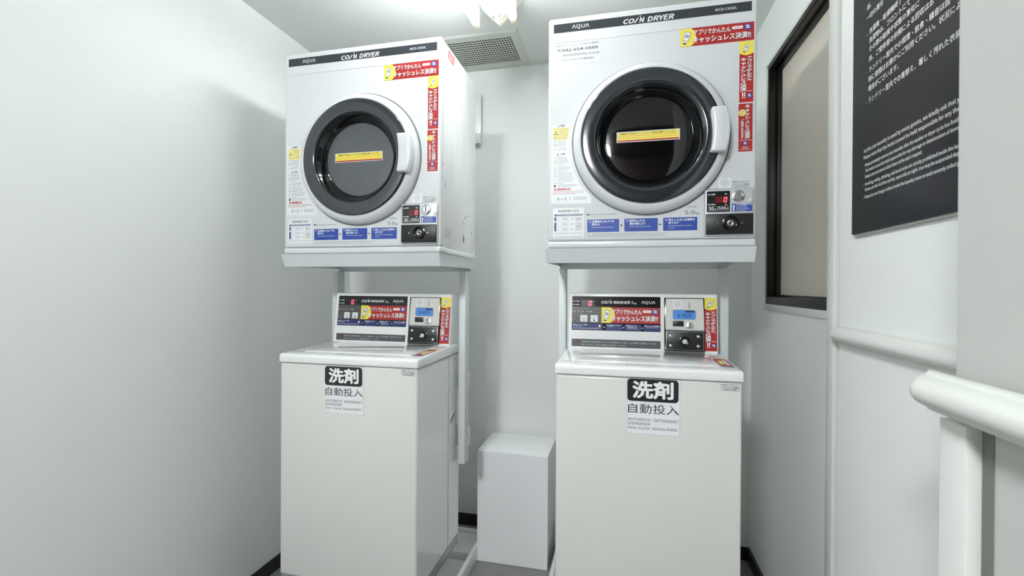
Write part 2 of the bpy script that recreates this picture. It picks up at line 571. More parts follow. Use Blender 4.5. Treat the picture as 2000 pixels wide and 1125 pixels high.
# ------------------------------------------------------------------ shared printed graphics
def phone_icon(P, cu, cv, s, l=2, tilt=-14):
    t = math.radians(tilt)
    def q(x, y):
        return (cu + s * (x * math.cos(t) - y * math.sin(t)), cv + s * (x * math.sin(t) + y * math.cos(t)))
    def quad(x0, x1, y0, y1, m, ll):
        P.poly([q(x0, y0), q(x1, y0), q(x1, y1), q(x0, y1)], m, ll)
    quad(-0.20, 0.10, -0.95, -0.45, 'ink_white', l)
    quad(-0.26, 0.16, -1.05, -0.85, 'ink_navy', l + 1)
    quad(-0.36, 0.36, -0.62, 0.62, 'ink_navy', l + 1)
    quad(-0.31, 0.31, -0.56, 0.56, 'ink_white', l + 2)
    P.ring(*q(0, 0.05), s * 0.11, s * 0.22, 'ink_blue', l + 3, 16)


def blue_badge(P, cu, cv, s, l=2):
    P.rect(cu - s, cu + s, cv - s, cv + s, 'ink_blue', l, r=s * 0.25)
    P.rect(cu - s * 0.6, cu + s * 0.5, cv + s * 0.2, cv + s * 0.6, 'ink_white', l + 1)
    P.rect(cu - s * 0.6, cu - s * 0.1, cv - s * 0.5, cv - 0.0, 'ink_lightgrey', l + 1)
    P.disc(cu + s * 0.3, cv - s * 0.25, s * 0.33, 'ink_white', l + 1, 12)


def cashless_h(P, u0, v0, w, h, l=0):
    X = lambda f: u0 + w * f
    Y = lambda f: v0 + h * f
    P.rect(u0, u0 + w, v0, v0 + h, 'ink_red', l)
    pts = [(u0, v0)]
    for k in range(13):
        a = math.radians(-62 + 124 * k / 12)
        pts.append((X(0.075) + h * 0.56 * math.cos(a), Y(0.5) + h * 0.565 * math.sin(a)))
    pts[1] = (pts[1][0], v0); pts[-1] = (pts[-1][0], v0 + h)
    pts.append((u0, v0 + h))
    P.poly(pts, 'ink_yellow', l + 1)
    phone_icon(P, X(0.090), Y(0.55), h * 0.42, l + 2)
    P.text('アプリでかんたん', X(0.186), Y(0.56), 'ink_darkred', X(0.692), Y(0.865), l=l + 5, bold=0.022)
    P.text('アプリでかんたん', X(0.183), Y(0.58), 'ink_white', X(0.687), Y(0.88), l=l + 6, bold=0.026)
    P.text('キャッシュレス決済!!', X(0.182), Y(0.095), 'ink_darkred', X(0.962), Y(0.48), l=l + 5, bold=0.022)
    P.text('キャッシュレス決済!!', X(0.176), Y(0.125), 'ink_white', X(0.955), Y(0.50), l=l + 6, bold=0.03)
    P.rect(X(0.705), X(0.85), Y(0.68), Y(0.84), 'ink_white', l + 2, r=h * 0.078)
    P.dashes(X(0.73), X(0.83), Y(0.74), h * 0.03, 'ink_red', l + 3, w * 0.004, w * 0.01, w * 0.03)
    blue_badge(P, X(0.913), Y(0.75), h * 0.16, l + 2)


def cashless_v(P, u0, v0, w, h, l=0):
    X = lambda f: u0 + w * f
    Y = lambda f: v0 + h * f
    P.rect(u0, u0 + w, v0, v0 + h, 'ink_red', l)
    pts = [(u0, v0 + h)] + [(X(k / 10), Y(0.80) - h * 0.033 * math.sin(math.pi * k / 10)) for k in range(11)] + [(u0 + w, v0 + h)]
    P.poly(pts, 'ink_yellow', l + 1)
    phone_icon(P, X(0.5), Y(0.895), w * 0.40, l + 2, -24)
    P.column('アプリでかんたん', X(0.715), Y(0.745), Y(0.345), w * 0.40, 'ink_darkred', l + 5, 0.022, w * 0.02, -w * 0.02)
    P.column('アプリでかんたん', X(0.70), Y(0.745), Y(0.345), w * 0.40, 'ink_white', l + 6, 0.03)
    P.column('キャッシュレス決済', X(0.295), Y(0.725), Y(0.175), w * 0.46, 'ink_darkred', l + 5, 0.022, w * 0.02, -w * 0.02)
    P.column('キャッシュレス決済', X(0.28), Y(0.725), Y(0.175), w * 0.46, 'ink_white', l + 6, 0.03)
    for q in (0.19, 0.33):
        P.rect(X(q), X(q + 0.08), Y(0.095), Y(0.160), 'ink_white', l + 6)
        P.rect(X(q), X(q + 0.08), Y(0.065), Y(0.083), 'ink_white', l + 6)
    P.rect(X(0.52), X(0.92), Y(0.178), Y(0.187), 'ink_lightgrey', l + 2)
    blue_badge(P, X(0.72), Y(0.105), w * 0.165, l + 2)


def cashless_small(P, u0, v0, w, h, l=0):
    X = lambda f: u0 + w * f
    Y = lambda f: v0 + h * f
    P.rect(u0, u0 + w, v0, v0 + h, 'ink_red', l)
    P.disc(X(0.27), Y(0.81), w * 0.265, 'ink_yellow', l + 1)
    phone_icon(P, X(0.27), Y(0.83), w * 0.22, l + 2, -14)
    P.column('キャッシュレス決済', X(0.64), Y(0.975), Y(0.265), w * 0.40, 'ink_darkred', l + 5, 0.022, w * 0.02, -w * 0.02)
    P.column('キャッシュレス決済', X(0.62), Y(0.975), Y(0.265), w * 0.40, 'ink_white', l + 6, 0.03)
    P.column('ご利用になれます', X(0.26), Y(0.675), Y(0.265), w * 0.22, 'ink_white', l + 6, 0.03)
    P.rect(X(0.08), X(0.92), Y(0.232), Y(0.242), 'ink_lightgrey', l + 2)
    blue_badge(P, X(0.48), Y(0.17), w * 0.16, l + 2)
    for k, (a, c) in enumerate(((0.24, 0.76), (0.28, 0.72), (0.10, 0.90))):
        P.dashes(X(a), X(c), Y(0.088 - 0.026 * k), h * 0.012, 'ink_lightgrey', l + 2, w * 0.02, w * 0.04, w * 0.1)


def seven_zero(P, cu, cv, w, h, l=3, m='led_red'):
    sh = 0.12
    def q(x, y):
        return (cu + x * w / 2 + sh * y * h / 2, cv + y * h / 2)
    t = 0.20
    ty = t * w / h
    P.poly([q(-0.82, 1), q(0.82, 1), q(0.62, 1 - 2 * ty), q(-0.62, 1 - 2 * ty)], m, l)
    P.poly([q(-0.82, -1), q(0.82, -1), q(0.62, -1 + 2 * ty), q(-0.62, -1 + 2 * ty)], m, l)
    for sx in (-1, 1):
        for sy in (-1, 1):
            P.poly([q(sx, sy * 0.90), q(sx, sy * 0.06), q(sx * (1 - 2 * t), sy * 0.10), q(sx * (1 - 2 * t), sy * 0.78)], m, l)


FX, FZ = (1, 0, 0), (0, 0, 1)

# ------------------------------------------------------------------ drum dryer
Z0 = 1.3632          # bottom of a dryer, on its tray
DZ = lambda z: z - Z0


def make_dryer():
    root = empty('tumble_dryer', (0, 0, 0))
    b = MB()
    b.box(-0.2965, 0.2965, 0.024, 0.385, 0.003, DZ(2.0785), 'white_paint', 0.004)
    for yy in (0.058, 0.136, 0.198):
        for sx in (-1, 1):
            b.box(sx * 0.2965 - 0.0009, sx * 0.2965 + 0.0009, yy - 0.0022, yy + 0.0022, 0.075, 0.62, 'white_paint', 0.0008)
    b.build('cabinet', root)
    b = MB()
    b.box(-0.2990, 0.2990, 0.0, 0.030, DZ(1.3860), DZ(2.0792), 'white_plastic', 0.008, 3)
    b.box(-0.280, 0.280, -0.0010, 0.004, DZ(2.0010), DZ(2.0060), 'white_plastic', 0.0009, 2)
    b.build('front_panel', root)
    b = MB(); b.box(-0.2995, 0.2990, -0.002, 0.06, 0.0005, DZ(1.3848), 'white_plastic', 0.006, 3)
    b.box(-0.2985, 0.2985, 0.06, 0.386, 0.0005, DZ(1.3800), 'white_paint', 0.002)
    b.build('bottom_lip', root)
    for yy, zz in ((0.03, 0.30), (0.09, 0.030), (0.045, 0.235), (0.235, 0.13), (0.30, 0.165), (0.255, 0.15), (0.335, 0.10), (0.35, 0.035)):
        b = MB(); b.cyl((0.2965, yy, zz), (0.2985, yy, zz), 0.0042, 'silver', 10); b.build('screw', root)
    # name band
    P = Print((0, 0, -Z0), FX, FZ)
    P.rect(-0.2828, 0.2838, 2.0322, 2.0598, 'band_dark', 0)
    P.text('ΛQUΛ', -0.2262, 2.0385, 'ink_white', -0.1735, 2.0525, l=2, bold=0.012)
    P.text('CO', -0.0722, 2.0355, 'ink_white', -0.0400, 2.0505, l=2, bold=0.035, shear=0.2)
    P.line(-0.0395, 2.0357, -0.0285, 2.0503, 0.0032, 'ink_white', 2)
    P.text('N', -0.0257, 2.0355, 'ink_white', -0.0105, 2.0505, l=2, bold=0.035, shear=0.2)
    P.disc(-0.0226, 2.0546, 0.0020, 'ink_white', 2, 10)
    P.text('DRYER', -0.0025, 2.0353, 'ink_white', 0.0740, 2.0505, l=2, bold=0.03, shear=0.22)
    P.text('MCD-CK50L', 0.1868, 2.0423, 'ink_white', 0.2445, 2.0497, l=2, bold=0.01)
    P.build('name_band', root, label='dark grey name band with white lettering')
    # door
    cxd, czd = 0.0034, DZ(1.6850)
    b = MB()
    b.lathe_y(cxd, czd, [(0.2275, 0.0), (0.2275, -0.003), (0.2235, -0.003)], 'gap_rim_grey')  # grey ring paints the shadow of the gap round the door
    b.lathe_y(cxd, czd, [(0.2235, -0.003), (0.2225, -0.012), (0.2195, -0.020), (0.2135, -0.029), (0.2055, -0.0345), (0.1995, -0.0365), (0.1975, -0.0355)], 'white_plastic')
    door = b.build('door', root)
    b = MB()
    b.lathe_y(cxd, czd, [(0.1975, -0.0355), (0.1968, -0.0385), (0.1945, -0.0403), (0.190, -0.0410), (0.160, -0.0410), (0.1555, -0.0402), (0.1530, -0.0385), (0.1520, -0.0360)], 'bezel_dark')
    b.lathe_y(cxd, czd, [(0.1520, -0.0360), (0.1495, -0.0345), (0.1465, -0.0360), (0.1440, -0.0330), (0.1335, -0.012), (0.1290, -0.004), (0.1265, -0.0015)], 'funnel_dark')
    b.build('bezel', door, label='dark glossy bezel ring')
    b = MB()
    b.lathe_y(cxd, czd, [(0.1265, -0.0015), (0.1240, -0.0040), (0.115, -0.0048), (0.09, -0.0056), (0.05, -0.0062), (0.02, -0.0064)], 'door_glass', cap=True)
    b.build('door_glass', door, label='dark door window')
    # handle: outline in (x, z) about the door centre
    o = []
    for k in range(7):                                   # right edge, bulging outwards
        t = -1 + 2 * k / 6
        o.append((0.2145 - 0.010 * t * t, 0.0625 * t))
    for k in range(7):                                   # left edge, slightly hollow
        t = 1 - 2 * k / 6
        o.append((0.1715 - 0.007 * t * t, 0.0625 * t))
    b = MB()
    b.prism_y([(cxd + x, czd + z) for x, z in o], -0.062, -0.034, 'white_plastic', 0.0055, 3)
    b.build('handle', door, label='white door handle')
    P = Print((0, -0.0064, -Z0), FX, FZ)
    P.rect(-0.0895, 0.0915, 1.6775, 1.7095, 'ink_lightgrey', 0)
    P.rect(-0.0865, 0.0885, 1.6840, 1.7072, 'ink_yellow', 1)
    P.rect(-0.0865, 0.0885, 1.6795, 1.6840, 'ink_red', 1)
    P.text('洗濯物は下記の赤いライン以下でご使用をお願いいたします。', -0.079, 1.7000, 'ink_black', 0.080, 1.7055, l=2, bold=0.015)
    P.text('Do not put too many clothes into dryer otherwise it', -0.083, 1.6935, 'ink_red', 0.083, 1.6985, l=2)
    P.text('will not dry properly. So keep them under this line.', -0.083, 1.6868, 'ink_red', 0.083, 1.6918, l=2)
    P.build('door_label', door, label='yellow and red load line label')
    P = Print((0, 0, -Z0), FX, FZ, base=0.0005)
    P.poly([(0.216, 1.711), (0.216, 1.717), (0.2205, 1.714)], 'ink_grey', 0)
    # red cashless stickers
    P = Print((0, 0, -Z0), FX, FZ, base=0.0006)
    cashless_h(P, 0.0913, 1.9490, 0.1990, 0.0520)
    P.build('sticker', root, label='wide red and yellow sticker')
    P = Print((0, 0, -Z0), FX, FZ)
    cashless_v(P, 0.2522, 1.7733, 0.0370, 0.1745)
    P.build('sticker', root, label='tall red sticker with yellow top')
    P = Print((0, 0, -Z0), FX, FZ)
    cashless_small(P, 0.2510, 1.6330, 0.0370, 0.1365)
    P.build('sticker', root, label='tall red sticker with yellow circle')
    # warning column
    P = Print((0, 0, -Z0), FX, FZ)
    P.poly([(-0.2885, 1.502), (-0.2885, 1.7475), (-0.229, 1.7475), (-0.229, 1.70), (-0.235, 1.665), (-0.2265, 1.62), (-0.2105, 1.585), (-0.196, 1.553), (-0.165, 1.52), (-0.164, 1.500)], 'paper_bright', 0)
    P.text('警告', -0.2595, 1.7403, 'ink_black', -0.2455, 1.7465, l=2, bold=0.02)
    P.poly([(-0.2685, 1.7403), (-0.2625, 1.7403), (-0.2655, 1.7458)], 'ink_black', 1)
    P.poly([(-0.2830, 1.7005), (-0.2355, 1.7005), (-0.2325, 1.738), (-0.2826, 1.738)], 'ink_paleyellow', 1)
    P.poly([(-0.2815, 1.7165), (-0.2660, 1.7165), (-0.2737, 1.7295)], 'ink_black', 2)
    P.poly([(-0.2790, 1.7180), (-0.2685, 1.7180), (-0.2737, 1.7268)], 'ink_paleyellow', 3)
    P.disc(-0.2737, 1.7205, 0.0016, 'ink_black', 4, 8)
    for k, v in enumerate((1.7335, 1.7295, 1.7255, 1.7215, 1.7160, 1.7115, 1.7070, 1.7030)):
        P.dashes(-0.2815 if k > 3 or k == 0 else -0.263, -0.237, v, 0.0014, 'ink_grey', 2)
    rows = [(1.6960, -0.240, 1), (1.6905, -0.241, 0), (1.6860, -0.241, 0), (1.6815, -0.242, 0), (1.6740, -0.242, 0), (1.6690, -0.2405, 1)]
    P.ring(-0.2755, 1.6845, 0.0048, 0.0058, 'ink_grey', 1, 20)
    P.line(-0.2795, 1.6880, -0.2715, 1.6810, 0.0009, 'ink_grey', 1)
    P.frame(-0.2832, -0.2372, 1.6495, 1.6625, 0.0005, 'ink_lightgrey', 1)
    P.text('注意', -0.2595, 1.6525, 'ink_black', -0.2455, 1.6590, l=2, bold=0.02)
    P.poly([(-0.2700, 1.6525), (-0.2635, 1.6525), (-0.2668, 1.6585)], 'ink_black', 1)
    rows += [(1.6455, -0.245, 1), (1.6415, -0.238, 0), (1.6370, -0.238, 0), (1.6325, -0.236, 0), (1.6280, -0.235, 0), (1.6220, -0.250, 1)]
    P.poly([(-0.2825, 1.6290), (-0.2665, 1.6290), (-0.2745, 1.6425)], 'ink_grey', 1)
    P.poly([(-0.2806, 1.6300), (-0.2684, 1.6300), (-0.2745, 1.6404)], 'paper_bright', 2)
    rows += [(1.6150, -0.230, 0), (1.6110, -0.228, 0), (1.6065, -0.232, 0), (1.6005, -0.238, 1), (1.5950, -0.221, 0), (1.5905, -0.222, 0), (1.5855, -0.224, 1), (1.5800, -0.214, 0), (1.5750, -0.216, 0), (1.5700, -0.224, 0), (1.5640, -0.250, 1), (1.5590, -0.206, 0), (1.5545, -0.210, 0)]
    for zc in (1.6105, 1.5930, 1.5765):
        P.ring(-0.2765, zc, 0.0036, 0.0045, 'ink_grey', 1, 18)
    P.disc(-0.2765, 1.5570, 0.0040, 'ink_black', 1, 16)
    for v, ue, full in rows:
        P.dashes(-0.2825 if full else -0.267, ue, v, 0.0013, 'ink_grey', 1)
    P.rect(-0.2795, -0.2282, 1.5432, 1.5498, 'ink_red', 1, r=0.003)
    P.text('乾燥フィルターの掃除', -0.2755, 1.5447, 'ink_white', -0.2322, 1.5487, l=2, bold=0.02)
    for v, ue in ((1.5385, -0.188), (1.5345, -0.186), (1.5305, -0.212)):
        P.dashes(-0.2830, ue, v, 0.0012, 'ink_red', 1)
    for uu in (-0.2655, -0.2425):
        P.ring(uu, 1.5185, 0.0016, 0.0030, 'ink_grey', 1, 14)
        P.ring(uu, 1.5140, 0.0016, 0.0030, 'ink_grey', 1, 14)
    P.line(-0.2600, 1.5160, -0.2490, 1.5160, 0.0013, 'ink_black', 1)
    for v in (1.5200, 1.5165, 1.5130):
        P.dashes(-0.218, -0.178, v, 0.0012, 'ink_grey', 1)
        P.dashes(-0.232, -0.226, v, 0.0010, 'ink_grey', 1)
    P.dashes(-0.2720, -0.236, 1.5075, 0.0010, 'ink_lightgrey', 1)
    P.build('caution_label', root, label='white caution label with yellow warning block')
    # drying time table
    P = Print((0, 0, -Z0), FX, FZ)
    P.rect(-0.2825, -0.1850, 1.3930, 1.4885, 'ink_lightgrey', 0, r=0.003)
    P.rect(-0.2818, -0.1857, 1.3937, 1.4878, 'paper_bright', 1, r=0.0026)
    P.text('乾燥時間の目安', -0.2650, 1.4740, 'ink_black', -0.2015, 1.4825, l=2)
    P.rect(-0.2772, -0.1902, 1.4632, 1.4684, 'ink_navy', 2)
    P.dashes(-0.2700, -0.1930, 1.4648, 0.0020, 'ink_lightgrey', 3)
    P.rect(-0.2772, -0.2710, 1.4475, 1.4600, 'ink_navy', 2)
    P.rect(-0.2772, -0.2710, 1.4160, 1.4432, 'ink_navy', 2)
    for v in (1.4475, 1.4310, 1.4160):
        P.frame(-0.2670, -0.2315, v, v + 0.0125, 0.0005, 'ink_lightgrey', 2)
        P.dashes(-0.2640, -0.2560, v + 0.006, 0.0012, 'ink_lightgrey', 2)
        P.dashes(-0.2520, -0.2345, v + 0.0075, 0.0014, 'ink_grey', 2)
        P.dashes(-0.2510, -0.2370, v + 0.0035, 0.0014, 'ink_grey', 2)
        P.dashes(-0.2270, -0.2165, v + 0.006, 0.0014, 'ink_grey', 2)
    P.rect(-0.2120, -0.1910, 1.4475, 1.4590, 'ink_lightgrey', 2)
    P.rect(-0.2120, -0.1910, 1.4170, 1.4435, 'ink_lightgrey', 2)
    P.dashes(-0.2090, -0.1940, 1.4525, 0.0016, 'ink_grey', 3)
    P.dashes(-0.2090, -0.1940, 1.4300, 0.0016, 'ink_grey', 3)
    P.dashes(-0.2760, -0.1920, 1.4085, 0.0013, 'ink_grey', 2)
    P.dashes(-0.2780, -0.1900, 1.3975, 0.0016, 'ink_grey', 2)
    P.build('time_table_label', root, label='white drying time table')
    # three step guide
    P = Print((0, 0, -Z0), FX, FZ)
    P.rect(-0.1780, -0.1690, 1.4632, 1.4672, 'ink_black', 0)
    P.dashes(-0.1670, -0.0880, 1.4640, 0.0018, 'ink_grey', 0)
    P.text('Cool Down Cycle', -0.1660, 1.4585, 'ink_grey', -0.1290, 1.4615, l=0)
    steps = ((-0.1761, -0.0801, '①', '洗濯物を入れドアを', '閉める', 'Load laundry and close door', ''),
             (-0.0651, 0.0319, '②', '硬貨を入れる', '運転を開始します', 'Insert coins to start the cycle', ''),
             (0.0466, 0.1422, '③', '停止したあと洗濯物を', '取り出す', 'Unload laundry after completion', 'of cycle'))
    for k, (a, c, n, t1, t2, e1, e2) in enumerate(steps):
        dv = 0.0012 * 0
        P.rect(a - 0.0012, c + 0.0012, 1.4098, 1.4512, 'paper_bright', 0, r=0.002)
        P.rect(a, c, 1.4110, 1.4500, 'ink_blue', 1, r=0.0015)
        wch = 0.0074
        P.text(n, a + 0.0050, 1.4398, 'ink_white', a + 0.0122, 1.4468, l=2)
        P.text(t1, a + 0.0150, 1.4393, 'ink_white', a + 0.0150 + wch * len(t1), 1.4470, l=2, bold=0.02)
        P.text(t2, a + 0.0150, 1.4307, 'ink_white', a + 0.0150 + (wch if k != 1 else wch * 0.78) * len(t2), 1.4380, l=2, bold=0.02)
        P.text(e1, a + 0.0150, 1.4232, 'ink_white', a + 0.0810 - (0.004 if k == 1 else 0), 1.4272, l=2, bold=0.01)
        if e2:
            P.text(e2, a + 0.0150, 1.4165, 'ink_white', a + 0.0330, 1.4202, l=2, bold=0.01)
        if k < 2:
            P.poly([(c + 0.0045, 1.4262), (c + 0.0045, 1.4342), (c + 0.0105, 1.4302)], 'ink_black', 1)
    P.frame(-0.1765, -0.1620, 1.3960, 1.4050, 0.0004, 'ink_lightgrey', 0)
    P.dashes(-0.1745, -0.1640, 1.3995, 0.0018, 'ink_grey', 0)
    for v, ue in ((1.4035, 0.058), (1.3975, 0.050)):
        P.disc(-0.1580, v + 0.0008, 0.0012, 'ink_black', 0, 8)
        P.dashes(-0.1550, -0.030, v, 0.0015, 'ink_grey', 0)
        P.dashes(-0.024, ue, v, 0.0012, 'ink_grey', 0)
    P.build('step_label', root, label='blue three-step instruction label')
    P = Print((0, 0, -Z0), FX, FZ)
    P.text('乾燥容量', 0.1135, 1.4782, 'ink_grey', 0.1408, 1.4823, l=0, bold=0.01)
    P.dashes(0.1148, 0.1395, 1.4743, 0.0011, 'ink_lightgrey', 0)
    P.text('5.0', 0.1078, 1.4578, 'ink_black', 0.1332, 1.4692, l=0)
    P.text('kg', 0.1352, 1.4558, 'ink_black', 0.1462, 1.4655, l=0)
    P.build('capacity_mark', root)
    # round emblem sticker and grey service tag
    P = Print((0, 0, -Z0), FX, FZ)
    P.rect(0.1982, 0.2325, 1.5300, 1.5605, 'ink_lightgrey', 0)
    P.rect(0.1987, 0.2320, 1.5306, 1.5600, 'paper', 1)
    P.disc(0.2155, 1.5462, 0.0128, 'ink_lightgrey', 2)
    for r_ in (0.0112, 0.0082, 0.0050):
        P.ring(0.2155, 1.5462, r_ - 0.0006, r_, 'paper', 3)
    P.build('emblem_sticker', root)
    P = Print((0, 0, -Z0), FX, FZ)
    P.rect(0.2347, 0.2838, 1.5300, 1.5510, 'tag_grey', 0)
    P.dashes(0.2375, 0.2520, 1.5460, 0.0016, 'ink_black', 1, 0.0006, 0.001, 0.003)
    P.dashes(0.2580, 0.2720, 1.5462, 0.0012, 'ink_grey', 1)
    P.text('コインランドリー事務局', 0.2385, 1.5378, 'ink_black', 0.2795, 1.5412, l=1, bold=0.02)
    P.text('☎ 042-654-0888', 0.2435, 1.5320, 'ink_black', 0.2745, 1.5350, l=1, bold=0.02)
    P.build('service_tag', root)
    # coin unit
    b = MB()
    b.box(0.1598, 0.2918, -0.0075, 0.002, DZ(1.3920), DZ(1.5280), 'silver_plate', 0.0055, 3)
    cu_ = b.build('coin_unit', root, label='silver coin unit')
    P = Print((0, -0.0075, -Z0), FX, FZ)
    P.rect(0.1660, 0.2283, 1.4612, 1.5212, 'black_gloss', 0, r=0.003)
    P.rect(0.1890, 0.2235, 1.4868, 1.5052, 'led_haze', 1)
    seven_zero(P, 0.2160, 1.4962, 0.0080, 0.0140, 2)
    P.text('投入金額', 0.1690, 1.5098, 'ink_white', 0.1885, 1.5142, l=1, bold=0.02)
    P.text('円', 0.2150, 1.5092, 'ink_white', 0.2200, 1.5142, l=1, bold=0.02)
    P.text('残り時間', 0.1690, 1.4808, 'ink_white', 0.1885, 1.4852, l=1, bold=0.02)
    P.text('分', 0.2150, 1.4800, 'ink_white', 0.2200, 1.4850, l=1, bold=0.02)
    P.frame(0.1705, 0.2245, 1.4648, 1.4775, 0.0005, 'ink_lightgrey', 1)
    P.text('30', 0.1720, 1.4665, 'ink_white', 0.1850, 1.4760, l=1, bold=0.02)
    P.text('分', 0.1862, 1.4665, 'ink_white', 0.1918, 1.4730, l=1)
    P.text('/100', 0.1935, 1.4665, 'ink_white', 0.2165, 1.4760, l=1, bold=0.02)
    P.text('円', 0.2180, 1.4665, 'ink_white', 0.2236, 1.4730, l=1)
    P.build('display', cu_, label='black display with red digit')
    b = MB()
    b.lathe_y(0.2503, DZ(1.5050), [(0.0170, -0.0074), (0.0166, -0.0105), (0.0140, -0.0118), (0.004, -0.0108)], 'steel', 40, True)
    b.box(0.2493, 0.2511, -0.0125, -0.0100, DZ(1.4945), DZ(1.5165), 'ink_black')
    b.build('coin_slot', cu_, label='steel coin slot dial')
    b = MB(); b.lathe_y(0.2842, DZ(1.4925), [(0.0062, -0.0074), (0.0060, -0.0098), (0.0045, -0.0105)], 'silver_plate', 24, True)
    b.build('return_button', cu_)
    P = Print((0, -0.0075, -Z0), FX, FZ)
    P.rect(0.2335, 0.2866, 1.4615, 1.4832, 'ink_blue', 0, r=0.002)
    P.poly([(0.2370, 1.4630), (0.2400, 1.4630), (0.2400, 1.4745), (0.2418, 1.4745), (0.2385, 1.4810), (0.2352, 1.4745), (0.2370, 1.4745)], 'ink_white', 1)
    P.text('100円硬貨投入口', 0.2435, 1.4785, 'ink_white', 0.2850, 1.4825, l=1, bold=0.02)
    for v in (1.4745, 1.4710, 1.4675, 1.4638):
        P.dashes(0.2445, random.uniform(0.268, 0.284), v, 0.0012, 'ink_lightgrey', 1)
    P.build('slot_label', cu_, label='blue coin slot label')
    b = MB()
    b.box(0.1632, 0.2890, -0.0135, -0.0070, DZ(1.3962), DZ(1.4555), 'black_plastic', 0.003, 2)
    lk = b.build('cash_box', cu_, label='black cash box front')
    b = MB()
    b.lathe_y(0.2290, DZ(1.4278), [(0.0222, -0.0135), (0.0218, -0.0158), (0.0190, -0.0165), (0.0180, -0.0150), (0.0160, -0.0165), (0.0140, -0.0160), (0.0115, -0.0130), (0.0092, -0.0130)], 'black_gloss', 40)
    b.lathe_y(0.2290, DZ(1.4278), [(0.0092, -0.0130), (0.0088, -0.0158), (0.0070, -0.0165), (0.0050, -0.0150)], 'steel', 32, True)
    b.lathe_y(0.2290, DZ(1.4278), [(0.0026, -0.0166), (0.0018, -0.0168)], 'ink_black', 16, True)
    b.build('lock', cu_, label='round key lock')
    for uu in (0.1935, 0.2592):
        b = MB(); b.lathe_y(uu, DZ(1.4278), [(0.0024, -0.0135), (0.0020, -0.0150)], 'steel', 14, True); b.build('screw', cu_)
    return root


DL_X, DR_X, D_Y = -0.8775, 0.0770, 1.445
dryer_l = make_dryer()
dryer_r = copy_tree(dryer_l)
dryer_l.location = (DL_X, D_Y, Z0)
dryer_r.location = (DR_X, D_Y + 0.0, Z0 + 0.0086)
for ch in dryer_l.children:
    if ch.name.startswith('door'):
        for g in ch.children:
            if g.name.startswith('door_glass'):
                g.data = g.data.copy(); g.data.materials[0] = MATS['door_glass_grey']; g['label'] = 'grey door window'
tag(dryer_l, 'white coin dryer by the left wall with a red sticker on its side panel', 'dryer', 'coin dryers on stands')
tag(dryer_r, 'white coin dryer on the right with a phone number label at its top left', 'dryer', 'coin dryers on stands')
# left dryer: red warning sticker on the right flank, small printed marks
P = Print((0.2965, -D_Y, -Z0), (0, 1, 0), FZ)
P.poly([(1.510, 2.037), (1.566, 2.034), (1.580, 2.066), (1.513, 2.066)], 'ink_red', 0)
for k in range(5):
    P.dashes(1.518, 1.570, 2.058 - 0.0048 * k, 0.0018, 'ink_white', 1)
P.build('sticker', dryer_l, label='red warning sticker on the side panel')
P = Print((0.2965, 0, 0), (0, 1, 0), FZ)
for k in range(4):
    P.dashes(0.045, 0.125 - 0.012 * k, 0.085 - 0.010 * k, 0.0022, 'ink_grey', 0)
for k in range(6):
    P.dashes(0.285, 0.325, 0.40 - 0.028 * k, 0.0016, 'ink_lightgrey', 0)
P.poly([(0.232, 0.060), (0.240, 0.052), (0.248, 0.060), (0.248, 0.074), (0.240, 0.082), (0.232, 0.074)], 'ink_black', 0)
P.build('side_marking', dryer_l)['kind'] = 'stuff'
# right dryer: contact label
P = Print((0, 0, -Z0), FX, FZ)
P.rect(-0.2790, -0.1405, 1.9340, 2.0000, 'paper_bright', 0)
P.text('故障やキャッシュレス不具合の連絡先', -0.2755, 1.9880, 'ink_grey', -0.1435, 1.9950, l=1)
P.text('042-654-0888', -0.2565, 1.9722, 'ink_black', -0.1465, 1.9812, l=1, bold=0.015)
P.frame(-0.2695, -0.2620, 1.9728, 1.9785, 0.0008, 'ink_black', 1)
P.rect(-0.2710, -0.2605, 1.9785, 1.9800, 'ink_black', 1)
P.frame(-0.2705, -0.2615, 1.9600, 1.9665, 0.0004, 'ink_lightgrey', 1)
P.text('service@family-cl.co.jp', -0.2560, 1.9555, 'ink_black', -0.1430, 1.9660, l=1)
P.text('ファミリーサービス株式会社', -0.2600, 1.9425, 'ink_black', -0.1590, 1.9495, l=1)
P.build('contact_label', dryer_r, label='white contact label with a phone number')


